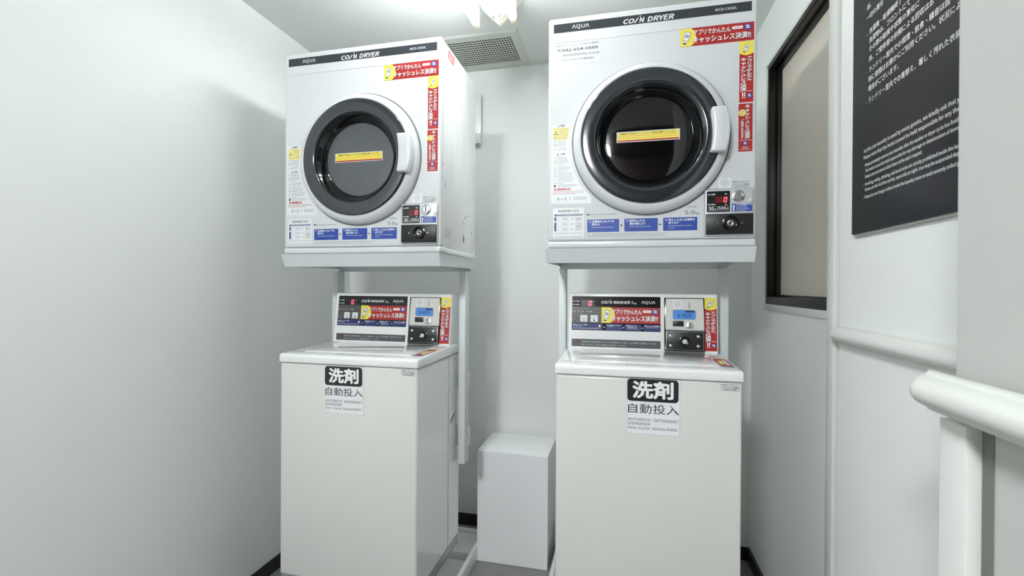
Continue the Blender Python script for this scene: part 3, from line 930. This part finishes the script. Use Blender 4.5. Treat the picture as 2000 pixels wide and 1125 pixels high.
# ------------------------------------------------------------------ dryer stands
def make_stand():
    root = empty('dryer_stand', (0, 0, 0))
    zt = Z0 - 0.0002
    b = MB()
    b.prism_x([(1.446, zt), (1.470, zt), (1.470, zt - 0.004), (1.452, zt - 0.004), (1.470, 1.320), (1.4665, 1.3185)], -0.302, 0.302, 'white_steel', 0.0)
    b.box(-0.300, 0.300, 1.470, 1.838, zt - 0.004, zt, 'white_steel')
    for sx in (-1, 1):
        q = [(1.4472, zt), (1.842, zt), (1.842, 1.3235), (1.4675, 1.3190)]
        b.prism_x(q, sx * 0.302 - 0.0015, sx * 0.302 + 0.0015, 'white_steel')
    b.box(-0.300, 0.300, 1.795, 1.838, 1.312, zt - 0.005, 'white_steel', 0.002)
    b.build('tray', root, label='white steel tray under the dryer')
    for sx in (-1, 1):
        b = MB()
        xa, xb = (0.2675, 0.2945) if sx > 0 else (-0.2985, -0.2715)
        b.box(xa, xb, 1.748, 1.798, 0.547, 1.3115, 'white_steel', 0.002)
        p = b.build('post', root)
        for z in (0.895, 0.665):
            b = MB(); xo = xb if sx > 0 else xa
            b.cyl((xo, 1.775, z), (xo + sx * 0.004, 1.775, z), 0.0065, 'steel', 12, 0.0045)
            b.build('bolt', p)
        for z in (0.815, 0.60):
            b = MB()
            xo = xb if sx > 0 else xa
            b.cyl((xo, 1.777, z), (xo + sx * 0.0004, 1.777, z), 0.0035, 'ink_grey', 10)
            b.build('bolt_hole', p)
        b = MB(); b.box(sx * 0.06 - 0.015, sx * 0.06 + 0.015, 1.830, 1.862, 0.0202, 0.90, 'white_steel', 0.002)
        b.build('leg', root)
    b = MB(); b.box(-0.296, 0.292, 1.7985, 1.829, 0.60, 0.68, 'white_steel', 0.002); b.build('cross_brace', root)
    b = MB(); b.box(-0.296, 0.292, 1.7985, 1.829, 0.84, 0.90, 'white_steel', 0.002); b.build('cross_brace', root)
    return root


stand_l = make_stand()
stand_r = copy_tree(stand_l)
stand_l.location = (DL_X - 0.0105, 0, 0)
stand_r.location = (DR_X - 0.002, -0.002, 0.0086)
tag(stand_l, 'white steel stand with two square posts carrying the left dryer', 'stand', 'dryer stands')
tag(stand_r, 'white steel stand with two square posts carrying the right dryer', 'stand', 'dryer stands')

# ------------------------------------------------------------------ drain pans
def make_pan():
    root = empty('drain_pan', (0, 0, 0))
    w = 0.32; y0, y1 = 1.40, 2.170
    b = MB()
    t = 0.018
    b.box(-w + t, w - t, y0 + t, y1 - t, 0.0, 0.020, 'pan_white')
    b.box(-w, w, y0, y0 + t, 0.0, 0.070, 'pan_white', 0.004)
    b.box(-w, w, y1 - t, y1, 0.0, 0.070, 'pan_white', 0.004)
    b.box(-w, -w + t, y0 + t * .5, y1 - t * .5, 0.0, 0.070, 'pan_white', 0.004)
    b.box(w - t, w, y0 + t * .5, y1 - t * .5, 0.0, 0.070, 'pan_white', 0.004)
    b.box(-w + t, w - t, 1.985, y1 - t, 0.018, 0.055, 'pan_white', 0.003)
    b.build('tray', root)
    b = MB()
    b.lathe_y(0, 0, [(0.001, 0)], 'silver', 3)
    b = MB(); b.cyl((0.0, 1.72, 0.020), (0.0, 1.72, 0.024), 0.05, 'silver', 24); b.build('drain_cover', root)
    return root


pan_l = make_pan()
pan_r = copy_tree(pan_l)
pan_l.location = (-0.9445, 0, 0)
pan_r.location = (0.0448, 0, 0)
tag(pan_l, 'white drain pan on the floor under the left washing machine', 'drain pan', 'drain pans under the washers')
tag(pan_r, 'white drain pan on the floor under the right washing machine', 'drain pan', 'drain pans under the washers')

# ------------------------------------------------------------------ washing machine (local x from its left side, absolute z minus WZ)
WZB = 0.0202
CW = 0.2577
M_SL = (1.7145 - 1.689) / (1.2209 - 1.0235)


def make_washer():
    root = empty('washing_machine', (0, 0, 0))
    zz = lambda z: z - WZB
    b = MB()
    b.box(-0.2550, 0.2550, 0.004, 0.2890, zz(0.250), zz(0.9830), 'white_front', 0.007, 3)
    b.box(-0.2550, 0.2550, 0.2905, 0.4100, zz(0.250), zz(0.9830), 'white_front', 0.0035, 2)
    b.box(-0.2520, 0.2520, 0.28, 0.30, zz(0.255), zz(0.978), 'white_front')
    b.build('cabinet', root)
    for x in (-0.2552, 0.2552):
        for ya, yc in ((0.012, 0.283), (0.296, 0.405)):
            b = MB()
            b.box(x - 0.0003, x + 0.0003, ya, yc, zz(0.256), zz(0.975), 'white_paint')
            b.build('side_panel', root, label='mirror-glossy white side panel')
    for sx in (-1, 1):
        b = MB()
        P0 = [(0.302, 0.716), (0.302, 0.736), (0.352, 0.765), (0.352, 0.742)]
        xs = sx * 0.2557
        b.prism_x([(y, zz(z)) for y, z in P0], xs - 0.0006, xs + 0.0006, 'white_paint')
        P1 = [(0.306, 0.7195), (0.306, 0.7325), (0.349, 0.7585), (0.349, 0.7435)]
        b.prism_x([(y, zz(z)) for y, z in P1], xs - 0.0009, xs + 0.0009, 'gap_rim_grey')  # flat plate, the shade inside the slot put into its grey
        b.build('side_grip', root, label='slanted grip slot in the side')
    b = MB(); b.box(-0.2540, 0.2540, 0.010, 0.405, zz(0.210), zz(0.2495), 'base_grey', 0.004); b.build('base', root, label='grey base frame')
    for fx in (-0.13, 0.13):
        for fy in (0.07, 0.35):
            b = MB(); b.cyl((fx, fy, 0.0), (fx, fy, zz(0.225)), 0.026, 'foot_black', 20); b.build('foot', root)
    # top cover with glossy lid
    b = MB()
    b.prism_x([(0.0, zz(0.9850)), (0.0, zz(1.0100)), (0.008, zz(1.0160)), (0.300, zz(1.0225)), (0.412, zz(1.0225)), (0.412, zz(0.9850))], -0.2590, 0.2590, 'cover_white', 0.0055, 3)
    top = b.build('top_cover', root)
    zt = lambda y: zz(1.0158 + 0.0066 * (y - 0.008) / 0.292)
    b = MB()
    def slab(x0, x1, y0, y1, h, mn, bv):
        bm = bmesh.new()
        vs8 = [bm.verts.new((x, y, zt(y) + dz)) for dz in (-0.002, h) for x, y in ((x0, y0), (x1, y0), (x1, y1), (x0, y1))]
        for f in ((3, 2, 1, 0), (4, 5, 6, 7), (0, 1, 5, 4), (1, 2, 6, 5), (2, 3, 7, 6), (3, 0, 4, 7)):
            bm.faces.new([vs8[i] for i in f])
        bmesh.ops.bevel(bm, geom=bm.edges[:], offset=bv, segments=2, profile=0.5, affect='EDGES')
        b.bm(bm, mn, True)
    slab(0.056 - CW, 0.462 - CW, 0.062, 0.290, 0.0032, 'white_paint', 0.0014)
    lid = b.build('lid', top, label='glossy white lid')
    b = MB(); slab(0.020 - CW, 0.205 - CW, 0.016, 0.052, 0.0012, 'cover_white', 0.0008); b.build('lid_grip', top)
    b = MB(); slab(0.019 - CW, 0.206 - CW, 0.015, 0.053, 0.0003, 'gap_rim_grey', 0.0002); b.build('grip_gap', top)  # grey slab painting the shadow gap round the lid grip
    sl = 0.0066 / 0.292
    P = Print((-CW, 0, zz(1.0158) - sl * 0.008), (1, 0, 0), (0, 1, sl))
    P.rect(0.468, 0.508, 0.055, 0.205, 'paper_bright', 0)
    P.rect(0.470, 0.506, 0.075, 0.190, 'ink_red', 1)
    P.rect(0.476, 0.490, 0.100, 0.160, 'ink_paleyellow', 2)
    P.rect(0.4925, 0.500, 0.085, 0.170, 'ink_white', 2)
    P.rect(0.470, 0.506, 0.058, 0.070, 'ink_navy', 2)
    P.rect(0.470, 0.506, 0.193, 0.203, 'ink_yellow', 2)
    P.build('sticker', top, label='small red sticker on the lid edge')
    # console
    b = MB()
    yb, yt = 0.304, 0.3295
    zb_, zt_ = 1.0215, 1.2209
    yb2 = yb + M_SL * (zb_ - 1.0235)
    b.prism_x([(yb2, zz(zb_)), (yt, zz(zt_)), (0.408, zz(zt_)), (0.408, zz(zb_))], 0.0045 - CW, 0.5095 - CW, 'cover_white', 0.004, 3)
    con = b.build('console', root)
    O = (-CW, 0.304, zz(1.0235)); U = (1, 0, 0); V = (0, M_SL, 1)
    P = Print(O, U, V)
    P.rect(0.0172, 0.3240, 0.0650, 0.1862, 'black_gloss', 0, r=0.002)
    P.rect(0.0176, 0.1224, 0.0905, 0.1485, 'panel_grey', 1)
    P.rect(0.0184, 0.3232, 0.0665, 0.0885, 'ink_navy', 1)
    for a, c in ((0.1265, 0.1375), (0.1965, 0.2035), (0.2590, 0.2665)):
        P.rect(a, c, 0.0665, 0.0885, 'black_gloss', 2)
        P.poly([((a + c) / 2 - 0.002, 0.0735), ((a + c) / 2 - 0.002, 0.0800), ((a + c) / 2 + 0.0025, 0.0768)], 'ink_white', 3)
    P.rect(0.0500, 0.0930, 0.1500, 0.1728, 'led_off', 1)
    seven_zero(P, 0.0815, 0.1610, 0.0105, 0.0170, 2)
    P.text('投入金額', 0.0195, 0.1660, 'ink_white', 0.0430, 0.1705, l=1, bold=0.02)
    P.text('残り時間', 0.0195, 0.1535, 'ink_white', 0.0430, 0.1580, l=1, bold=0.02)
    P.text('円', 0.0950, 0.1655, 'ink_lightgrey', 0.0995, 0.1700, l=1)
    P.text('分', 0.0950, 0.1515, 'ink_lightgrey', 0.0995, 0.1560, l=1)
    P.text('CO', 0.1215, 0.1605, 'ink_white', 0.1412, 0.1705, l=2, bold=0.03, shear=0.2)
    P.line(0.1418, 0.1606, 0.1488, 0.1704, 0.0019, 'ink_white', 2)
    P.text('N', 0.1502, 0.1605, 'ink_white', 0.1595, 0.1705, l=2, bold=0.03, shear=0.2)
    P.disc(0.1522, 0.1732, 0.0013, 'ink_white', 2, 8)
    P.text('WASHER', 0.1645, 0.1605, 'ink_white', 0.2215, 0.1705, l=2, bold=0.02, shear=0.22)
    P.text('5', 0.2255, 0.1605, 'ink_white', 0.2315, 0.1705, l=2, shear=0.22)
    P.text('kg', 0.2325, 0.1585, 'ink_white', 0.2430, 0.1665, l=2, bold=0.01, shear=0.22)
    P.text('ΛQUΛ', 0.2600, 0.1595, 'ink_white', 0.3065, 0.1715, l=2, bold=0.006)
    for a, t_ in ((0.0195, '洗い'), (0.0475, 'すすぎ'), (0.0785, '脱水')):
        P.text(t_, a, 0.1295, 'ink_lightgrey', a + 0.0075 * (1.2 + 0.15 * len(t_)), 0.1338, l=2, bold=0.02)
        P.dashes(a + 0.001, a + 0.009, 0.1250, 0.0013, 'ink_grey', 2)
        P.disc(a + 0.0165, 0.1318, 0.0014, 'ink_black', 2, 10)
    for a in (0.0400, 0.0705):
        P.poly([(a, 0.1298), (a, 0.1338), (a + 0.004, 0.1318)], 'ink_white', 2)
    P.text('ロック', 0.0195, 0.1050, 'ink_lightgrey', 0.0300, 0.1085, l=2)
    P.disc(0.0345, 0.1068, 0.0014, 'ink_black', 2, 10)
    P.dashes(0.0195, 0.0300, 0.1000, 0.0013, 'ink_grey', 2)
    P.dashes(0.0195, 0.0400, 0.0930, 0.0015, 'ink_grey', 2)
    P.text('機内シャワー洗浄', 0.0215, 0.0822, 'ink_white', 0.0720, 0.0868, l=2, bold=0.02)
    P.text('Pre-Cleaning', 0.0215, 0.0770, 'ink_white', 0.0530, 0.0806, l=2, bold=0.02)
    P.dashes(0.0215, 0.1150, 0.0715, 0.0015, 'ink_lightgrey', 2)
    P.dashes(0.0215, 0.1210, 0.0685, 0.0012, 'ink_grey', 2)
    P.rect(0.1130, 0.1190, 0.0765, 0.0830, 'ink_white', 2, r=0.001)
    P.ring(0.1160, 0.0850, 0.0010, 0.0018, 'ink_white', 2, 10)
    P.text('①洗濯物を入れる', 0.1400, 0.0822, 'ink_white', 0.1860, 0.0866, l=2, bold=0.02)
    P.dashes(0.1450, 0.1620, 0.0785, 0.0013, 'ink_lightgrey', 2)
    P.text('②硬貨を入れる', 0.2055, 0.0822, 'ink_white', 0.2440, 0.0866, l=2, bold=0.02)
    P.text('運転を開始します', 0.2130, 0.0768, 'ink_white', 0.2460, 0.0802, l=2, bold=0.02)
    P.dashes(0.2130, 0.2500, 0.0725, 0.0014, 'ink_lightgrey', 2)
    P.text('③停止したあと洗濯物を', 0.2690, 0.0822, 'ink_white', 0.3215, 0.0866, l=2, bold=0.02)
    P.dashes(0.2750, 0.3180, 0.0785, 0.0014, 'ink_lightgrey', 2)
    cp = P.build('control_panel', con, label='black and grey control panel')
    for a, t1 in ((0.0468, 'スタート'), (0.0834, '一時停止')):
        b = MB()
        P = Print(O, U, V, base=0.0002)
        P.rect(a, a + 0.0260, 0.0945, 0.1190, 'ink_lightgrey', 4, r=0.003)
        P.rect(a + 0.0012, a + 0.0248, 0.0957, 0.1178, 'paper', 5, r=0.0025)
        P.text(t1, a + 0.0055, 0.1100, 'ink_black', a + 0.0205, 0.1140, l=6)
        P.dashes(a + 0.006, a + 0.020, 0.1065, 0.0014, 'ink_grey', 6)
        if a < 0.06:
            P.frame(a + 0.010, a + 0.016, 0.0975, 0.1040, 0.0013, 'ink_black', 6)
        else:
            P.disc(a + 0.013, 0.1008, 0.0032, 'ink_black', 6, 12)
        P.build('push_button', con, label='pale push button')
    P = Print(O, U, V)
    cashless_h(P, 0.1224, 0.0920, 0.2014, 0.0558, 3)
    P.build('sticker', con, label='wide red and yellow sticker')
    P = Print(O, U, V)
    P.rect(0.0178, 0.3240, 0.0070, 0.0338, 'notice_grey', 0, r=0.0025)
    P.text('が表示された場合衣類のアンバランスが発生しています。ふたを開けて衣類のバランスを', 0.0535, 0.0215, 'ink_lightgrey', 0.3085, 0.0272, l=1, bold=0.01)
    P.text('直してください。止まった時点から再スタートします。', 0.0535, 0.0115, 'ink_lightgrey', 0.2080, 0.0170, l=1, bold=0.01)
    P.frame(0.0325, 0.0490, 0.0210, 0.0280, 0.0007, 'ink_darkred', 1)
    P.dashes(0.0340, 0.0480, 0.0232, 0.0025, 'ink_darkred', 1)
    P.build('notice_strip', con, label='grey notice strip')
    # coin unit on the console
    def cbox(m, u0, u1, w0, w1, d0, d1, mn, bv=0.0):
        """box standing on the sloping front: d = height over the surface"""
        n = Vector(U).cross(Vector(V)).normalized()
        bm = bmesh.new()
        c8 = []
        for d in (d0, d1):
            for u, w in ((u0, w0), (u1, w0), (u1, w1), (u0, w1)):
                c8.append(bm.verts.new(Vector(O) + Vector(U) * u + Vector(V) * w + n * d))
        for f in ((3, 2, 1, 0), (4, 5, 6, 7), (0, 1, 5, 4), (1, 2, 6, 5), (2, 3, 7, 6), (3, 0, 4, 7)):
            bm.faces.new([c8[i] for i in f])
        bmesh.ops.recalc_face_normals(bm, faces=bm.faces[:])
        if bv:
            bmesh.ops.bevel(bm, geom=bm.edges[:], offset=bv, segments=2, profile=0.5, affect='EDGES')
        m.bm(bm, mn, bv > 0)
    def cdisc(m, cu, cw, prof, mn, n=28):
        nn = Vector(U).cross(Vector(V)).normalized()
        vs_ = []; fs = []
        for r_, d in prof:
            for k in range(n):
                t = 2 * math.pi * k / n
                vs_.append(Vector(O) + Vector(U) * (cu + r_ * math.cos(t)) + Vector(V) * (cw + r_ * math.sin(t)) + nn * d)
        for j in range(len(prof) - 1):
            for k in range(n):
                a = j * n + k; c = j * n + (k + 1) % n
                fs.append((a, c, c + n, a + n))
        fs.append([(len(prof) - 1) * n + k for k in range(n)])
        m.add(vs_, fs, mn, True)
    b = MB(); cbox(b, 0.3358, 0.4668, 0.0015, 0.1835, -0.001, 0.006, 'black_gloss', 0.002)
    cu_ = b.build('coin_unit', con, label='black framed coin unit')
    P = Print(O, U, V, base=0.0062)
    P.rect(0.3395, 0.4650, 0.0715, 0.0735, 'silver', 0)
    P.poly([(0.3395, 0.0745), (0.4650, 0.0745), (0.4645, 0.1180), (0.4625, 0.1805), (0.3415, 0.1805), (0.3397, 0.1180)], 'plate_cream', 0)
    # embossed border of the plate
    P.frame(0.3590, 0.4430, 0.0760, 0.1790, 0.0005, 'ink_lightgrey', 1)
    P.rect(0.3640, 0.3945, 0.1470, 0.1755, 'paper_bright', 2)
    P.disc(0.3792, 0.1615, 0.0118, 'ink_lightgrey', 3)
    P.ring(0.3792, 0.1615, 0.0080, 0.0088, 'paper_bright', 4)
    P.rect(0.4168, 0.4186, 0.1468, 0.1700, 'ink_black', 2)
    P.build('coin_plate', con, label='cream coin plate with slot')
    b = MB()
    P = Print(O, U, V, base=0.0066)
    c_ = 0.004
    P.poly([(0.3640 + c_, 0.1095), (0.4380 - c_, 0.1095), (0.4380, 0.1095 + c_), (0.4380, 0.1422 - c_), (0.4380 - c_, 0.1422), (0.3640 + c_, 0.1422), (0.3640, 0.1422 - c_), (0.3640, 0.1095 + c_)], 'gap_rim_grey', 1)
    P.poly([(0.3655 + c_, 0.1105), (0.4365 - c_, 0.1105), (0.4365, 0.1105 + c_), (0.4365, 0.1412 - c_), (0.4365 - c_, 0.1412), (0.3655 + c_, 0.1412), (0.3655, 0.1412 - c_), (0.3655, 0.1105 + c_)], 'lcd_blue', 2)
    P.rect(0.4050, 0.4325, 0.1335, 0.1395, 'lcd_ink', 3)
    P.text('¥ 400', 0.3790, 0.1165, 'lcd_ink', 0.4235, 0.1300, l=3, bold=0.004)
    P.build('price_display', con, label='blue price display')
    b = MB()
    cbox(b, 0.3637, 0.3987, 0.0858, 0.1046, 0.006, 0.0095, 'black_plastic', 0.001)
    cbox(b, 0.3650, 0.3975, 0.0950, 0.0958, 0.0094, 0.0105, 'black_gloss')
    b.build('coin_return_cup', con, label='black coin return')
    b = MB()
    cbox(b, 0.4063, 0.4307, 0.0793, 0.0940, 0.006, 0.0095, 'silver', 0.001)
    cbox(b, 0.4100, 0.4270, 0.0900, 0.1000, 0.006, 0.0085, 'silver', 0.001)
    cbox(b, 0.4172, 0.4198, 0.0800, 0.0990, 0.0090, 0.0102, 'ink_black')
    b.build('return_lever', con, label='silver return lever')
    b = MB()
    cbox(b, 0.3405, 0.4625, 0.0055, 0.0680, 0.005, 0.0105, 'silver', 0.0016)
    cbox(b, 0.3420, 0.4610, 0.0070, 0.0665, 0.0095, 0.0115, 'black_plastic', 0.0012)
    b.build('cash_box', con, label='black cash box front')
    for uu in (0.3558, 0.4448):
        for ww in (0.0200, 0.0522):
            b = MB(); cdisc(b, uu, ww, [(0.0054, 0.0113), (0.0050, 0.0135), (0.0032, 0.0142)], 'steel', 20); b.build('screw', con)
    b = MB()
    cdisc(b, 0.4010, 0.0345, [(0.0190, 0.0113), (0.0185, 0.0125), (0.0150, 0.0130), (0.0130, 0.0150), (0.0105, 0.0150), (0.0085, 0.0135)], 'black_gloss')
    cdisc(b, 0.4010, 0.0345, [(0.0075, 0.0134), (0.0072, 0.0165), (0.0060, 0.0170)], 'ink_white')
    cdisc(b, 0.4010, 0.0345, [(0.0040, 0.0171), (0.0036, 0.0174)], 'ink_grey', 16)
    cdisc(b, 0.4010, 0.0345, [(0.0024, 0.0175), (0.0020, 0.0177)], 'ink_white', 16)
    b.build('lock', con, label='round white key lock')
    P = Print(O, U, V)
    P.rect(0.4655, 0.5072, 0.0045, 0.1852, 'paper_bright', 0)
    cashless_v(P, 0.4668, 0.0055, 0.0392, 0.1790, 1)
    P.build('sticker', con, label='tall red sticker with yellow top')
    # service tag on the front
    P = Print((-CW, 0.004, -WZB), FX, FZ)
    P.rect(0.4570, 0.5065, 0.9600, 0.9815, 'tag_grey', 0)
    P.dashes(0.4600, 0.4750, 0.9762, 0.0018, 'ink_black', 1, 0.0006, 0.001, 0.003)
    P.dashes(0.4810, 0.4950, 0.9764, 0.0013, 'ink_grey', 1)
    P.text('コインランドリー事務局', 0.4605, 0.9680, 'ink_black', 0.5025, 0.9718, l=1, bold=0.02)
    P.text('☎ 042-654-0888', 0.4665, 0.9622, 'ink_black', 0.4975, 0.9655, l=1, bold=0.02)
    P.build('service_tag', root)
    return root


def notice(parent, du, dv):
    P = Print((-CW + du, 0.004, -WZB + dv), FX, FZ, base=0.0005)
    P.rect(0.2068, 0.3520, 0.8248, 0.9835, 'ink_grey', -1)
    P.rect(0.2073, 0.3515, 0.8253, 0.9830, 'paper', 0)
    P.rect(0.2082, 0.3480, 0.9180, 0.9822, 'poster_black', 1, r=0.010)
    P.text('洗剤', 0.2220, 0.9262, 'ink_white', 0.3348, 0.9768, l=2, bold=0.036)
    P.text('自動投入', 0.2108, 0.8838, 'ink_black', 0.3495, 0.9110, l=2)
    P.text('AUTOMATIC  DETERGENT', 0.2108, 0.8620, 'ink_black', 0.3475, 0.8700, l=2)
    P.text('DISPENSER', 0.2108, 0.8500, 'ink_black', 0.2724, 0.8580, l=2)
    P.text('One  Cycle  31min/¥400', 0.2108, 0.8362, 'ink_black', 0.3445, 0.8462, l=2)
    P.build('notice', parent, label='white notice with black heading on the front')


washer_l = make_washer()
washer_r = copy_tree(washer_l)
for ch in washer_r.children:
    if ch.name.startswith('foot'):
        ch.location.z = -0.0085
notice(washer_l, -0.0302, -0.0022)
notice(washer_r, 0.0, 0.0)
washer_l.location = (-1.2326 * .93 + CW, 1.3847, WZB)
washer_r.location = (-0.1991 * .93 + CW, 1.3732, WZB + 0.0085)
tag(washer_l, 'white coin washing machine near the left wall, glossy right side panel showing', 'washing machine', 'coin washing machines')
tag(washer_r, 'white coin washing machine on the right, seen nearly straight from the front', 'washing machine', 'coin washing machines')

# ------------------------------------------------------------------ white pipe cover box
pb = tag(empty('pipe_cover', (-0.4645, 2.03, 0)), 'plain white box on the floor between the two washing machines', 'box')
b = MB(); b.box(-0.1625, 0.1625, 0.0, 0.268, 0.0, 0.505, 'white_box', 0.0018, 2); b.build('shell', pb)
b = MB(); b.box(-0.1615, 0.1615, -0.0006, 0.004, 0.002, 0.500, 'white_box', 0.0004, 1); b.build('front_sheet', pb)

# ------------------------------------------------------------------ wall sign
sg = tag(empty('wall_sign', (0.549, 1.3, 1.383)), 'black wall sign with white laundry rules text above the far handrail', 'sign')
b = MB(); b.box(-0.0, 0.010, -0.46, -0.0100, 0.0, 0.80, 'sign_black'); b.box(0.003, 0.010, -0.458, -0.014, -0.006, 0.002, 'sign_edge')
b.build('board', sg)
P = Print((0, 0, -1.383), (0, -1, 0), FZ)
em = 0.01415
def jl(u, v, t):
    P.text(t, u, v + 0.0013, 'sign_ink', size=em, l=0, bold=0.006)
JP = ((0.0735, 1.8890, '尚、'), (0.0714, 1.8650, '一切の責任'), (0.0841, 1.8290, '洗濯機・乾燥機終了'), (0.0840, 1.8085, '洗濯物は、フロントにて'),
      (0.0839, 1.7885, 'その際の破損や状態の悪化に'), (0.0837, 1.7670, '尚、ご使用者の依頼による回収はお'), (0.0836, 1.7420, 'ランドリー室内での喫煙・飲食・騒音は固'),
      (0.0820, 1.7210, '特に夜間はお静かにご利用ください。状況によ'), (0.0820, 1.7000, '場合がございます。'), (0.0820, 1.6735, 'ランドリー室内での着替え、著しく汚れた衣装'))
for u, v, t in JP:
    jl(u, v, t)
for v in (1.8340, 1.7470, 1.6785):
    P.disc(0.0735, v, 0.0012, 'sign_ink', 0, 10)
EN = ((0.0648, 1.5655, 'As this coin laundry is used by many guests, we kindly ask that y', 0.0112),
      (0.0647, 1.5500, 'Please note that the hotel cannot be held responsible for any the', 0.0112),
      (0.0720, 1.5325, 'Please promptly remove your laundry after the washer or dryer cycle has finish', 0.0098),
      (0.0718, 1.5190, 'The hotel cannot be held responsible for any damage or deterioration of items', 0.0098),
      (0.0718, 1.5055, "Please note we cannot collect items at the user's request.", 0.0098),
      (0.0717, 1.4885, 'Smoking, eating, drinking, and loud noise are strictly prohibited inside the lau', 0.0098),
      (0.0716, 1.4758, 'Please use the facilities quietly, especially at night. Use may be suspended dep', 0.0098),
      (0.0715, 1.4590, 'Please do not change clothes inside the laundry room or wash severely soiled g', 0.0098))
for u, v, t, h in EN:
    u1 = 0.3765
    if 'request' in t:
        u1 = 0.2790
    P.text(t, u, v - h * 0.22, 'sign_ink', u1, v + h * 0.78, l=0, bold=0.008)
for v in (1.5360, 1.4920, 1.4625):
    P.disc(0.0665, v, 0.0010, 'sign_ink', 0, 10)
P.build('lettering', sg, label='white lettering')

# ------------------------------------------------------------------ handrails
def handrail(name, xw, y_end, y_far, zt, label):
    """rail on a wall facing -x, its rounded end at y_end (far end)"""
    root = tag(empty(name, (xw, (y_end + y_far) / 2, zt)), label, 'handrail', 'wall handrails')
    oy = (y_end + y_far) / 2
    prof = [(0.0, 0.0), (-0.008, 0.0), (-0.0095, -0.003), (-0.016, -0.004), (-0.0235, -0.008), (-0.0285, -0.014), (-0.030, -0.020),
            (-0.0285, -0.027), (-0.0235, -0.033), (-0.016, -0.037), (-0.0095, -0.038), (-0.008, -0.041), (0.0, -0.041)]
    b = MB(); n = len(prof); rings = []
    steps = [(y_far, 1.0)]
    for k in range(8):
        a = math.pi / 2 * k / 7
        steps.append((y_end - 0.030 + 0.030 * math.sin(a), 0.35 + 0.65 * math.cos(a)))
    vs_ = []; fs = []
    for y, s_ in steps:
        zc = -0.020
        for px, pz in prof:
            zs = 1 - (1 - s_) * 0.28
            vs_.append((px * s_, y - oy, zc + (pz - zc) * zs))
    for j in range(len(steps) - 1):
        for k in range(n - 1):
            fs.append((j * n + k, j * n + k + 1, (j + 1) * n + k + 1, (j + 1) * n + k))
    fs.append([(len(steps) - 1) * n + k for k in range(n)])
    fs.append([k for k in range(n)][::-1])
    b.add(vs_, fs, 'rail_white', True)
    b.build('grip', root, recalc=True)
    b = MB(); b.box(-0.006, 0.0, y_far - oy, y_end - 0.008 - oy, -0.044, 0.002, 'rail_white', 0.001)
    b.build('mounting_plate', root)
    return root


handrail('handrail', XB, 1.3755, 0.64, 1.153, 'white rounded handrail on the far right wall below the black sign')
handrail('handrail', 0.358, 0.650, -0.10, 1.1555, 'large white handrail end in the right foreground, nearest to the camera')
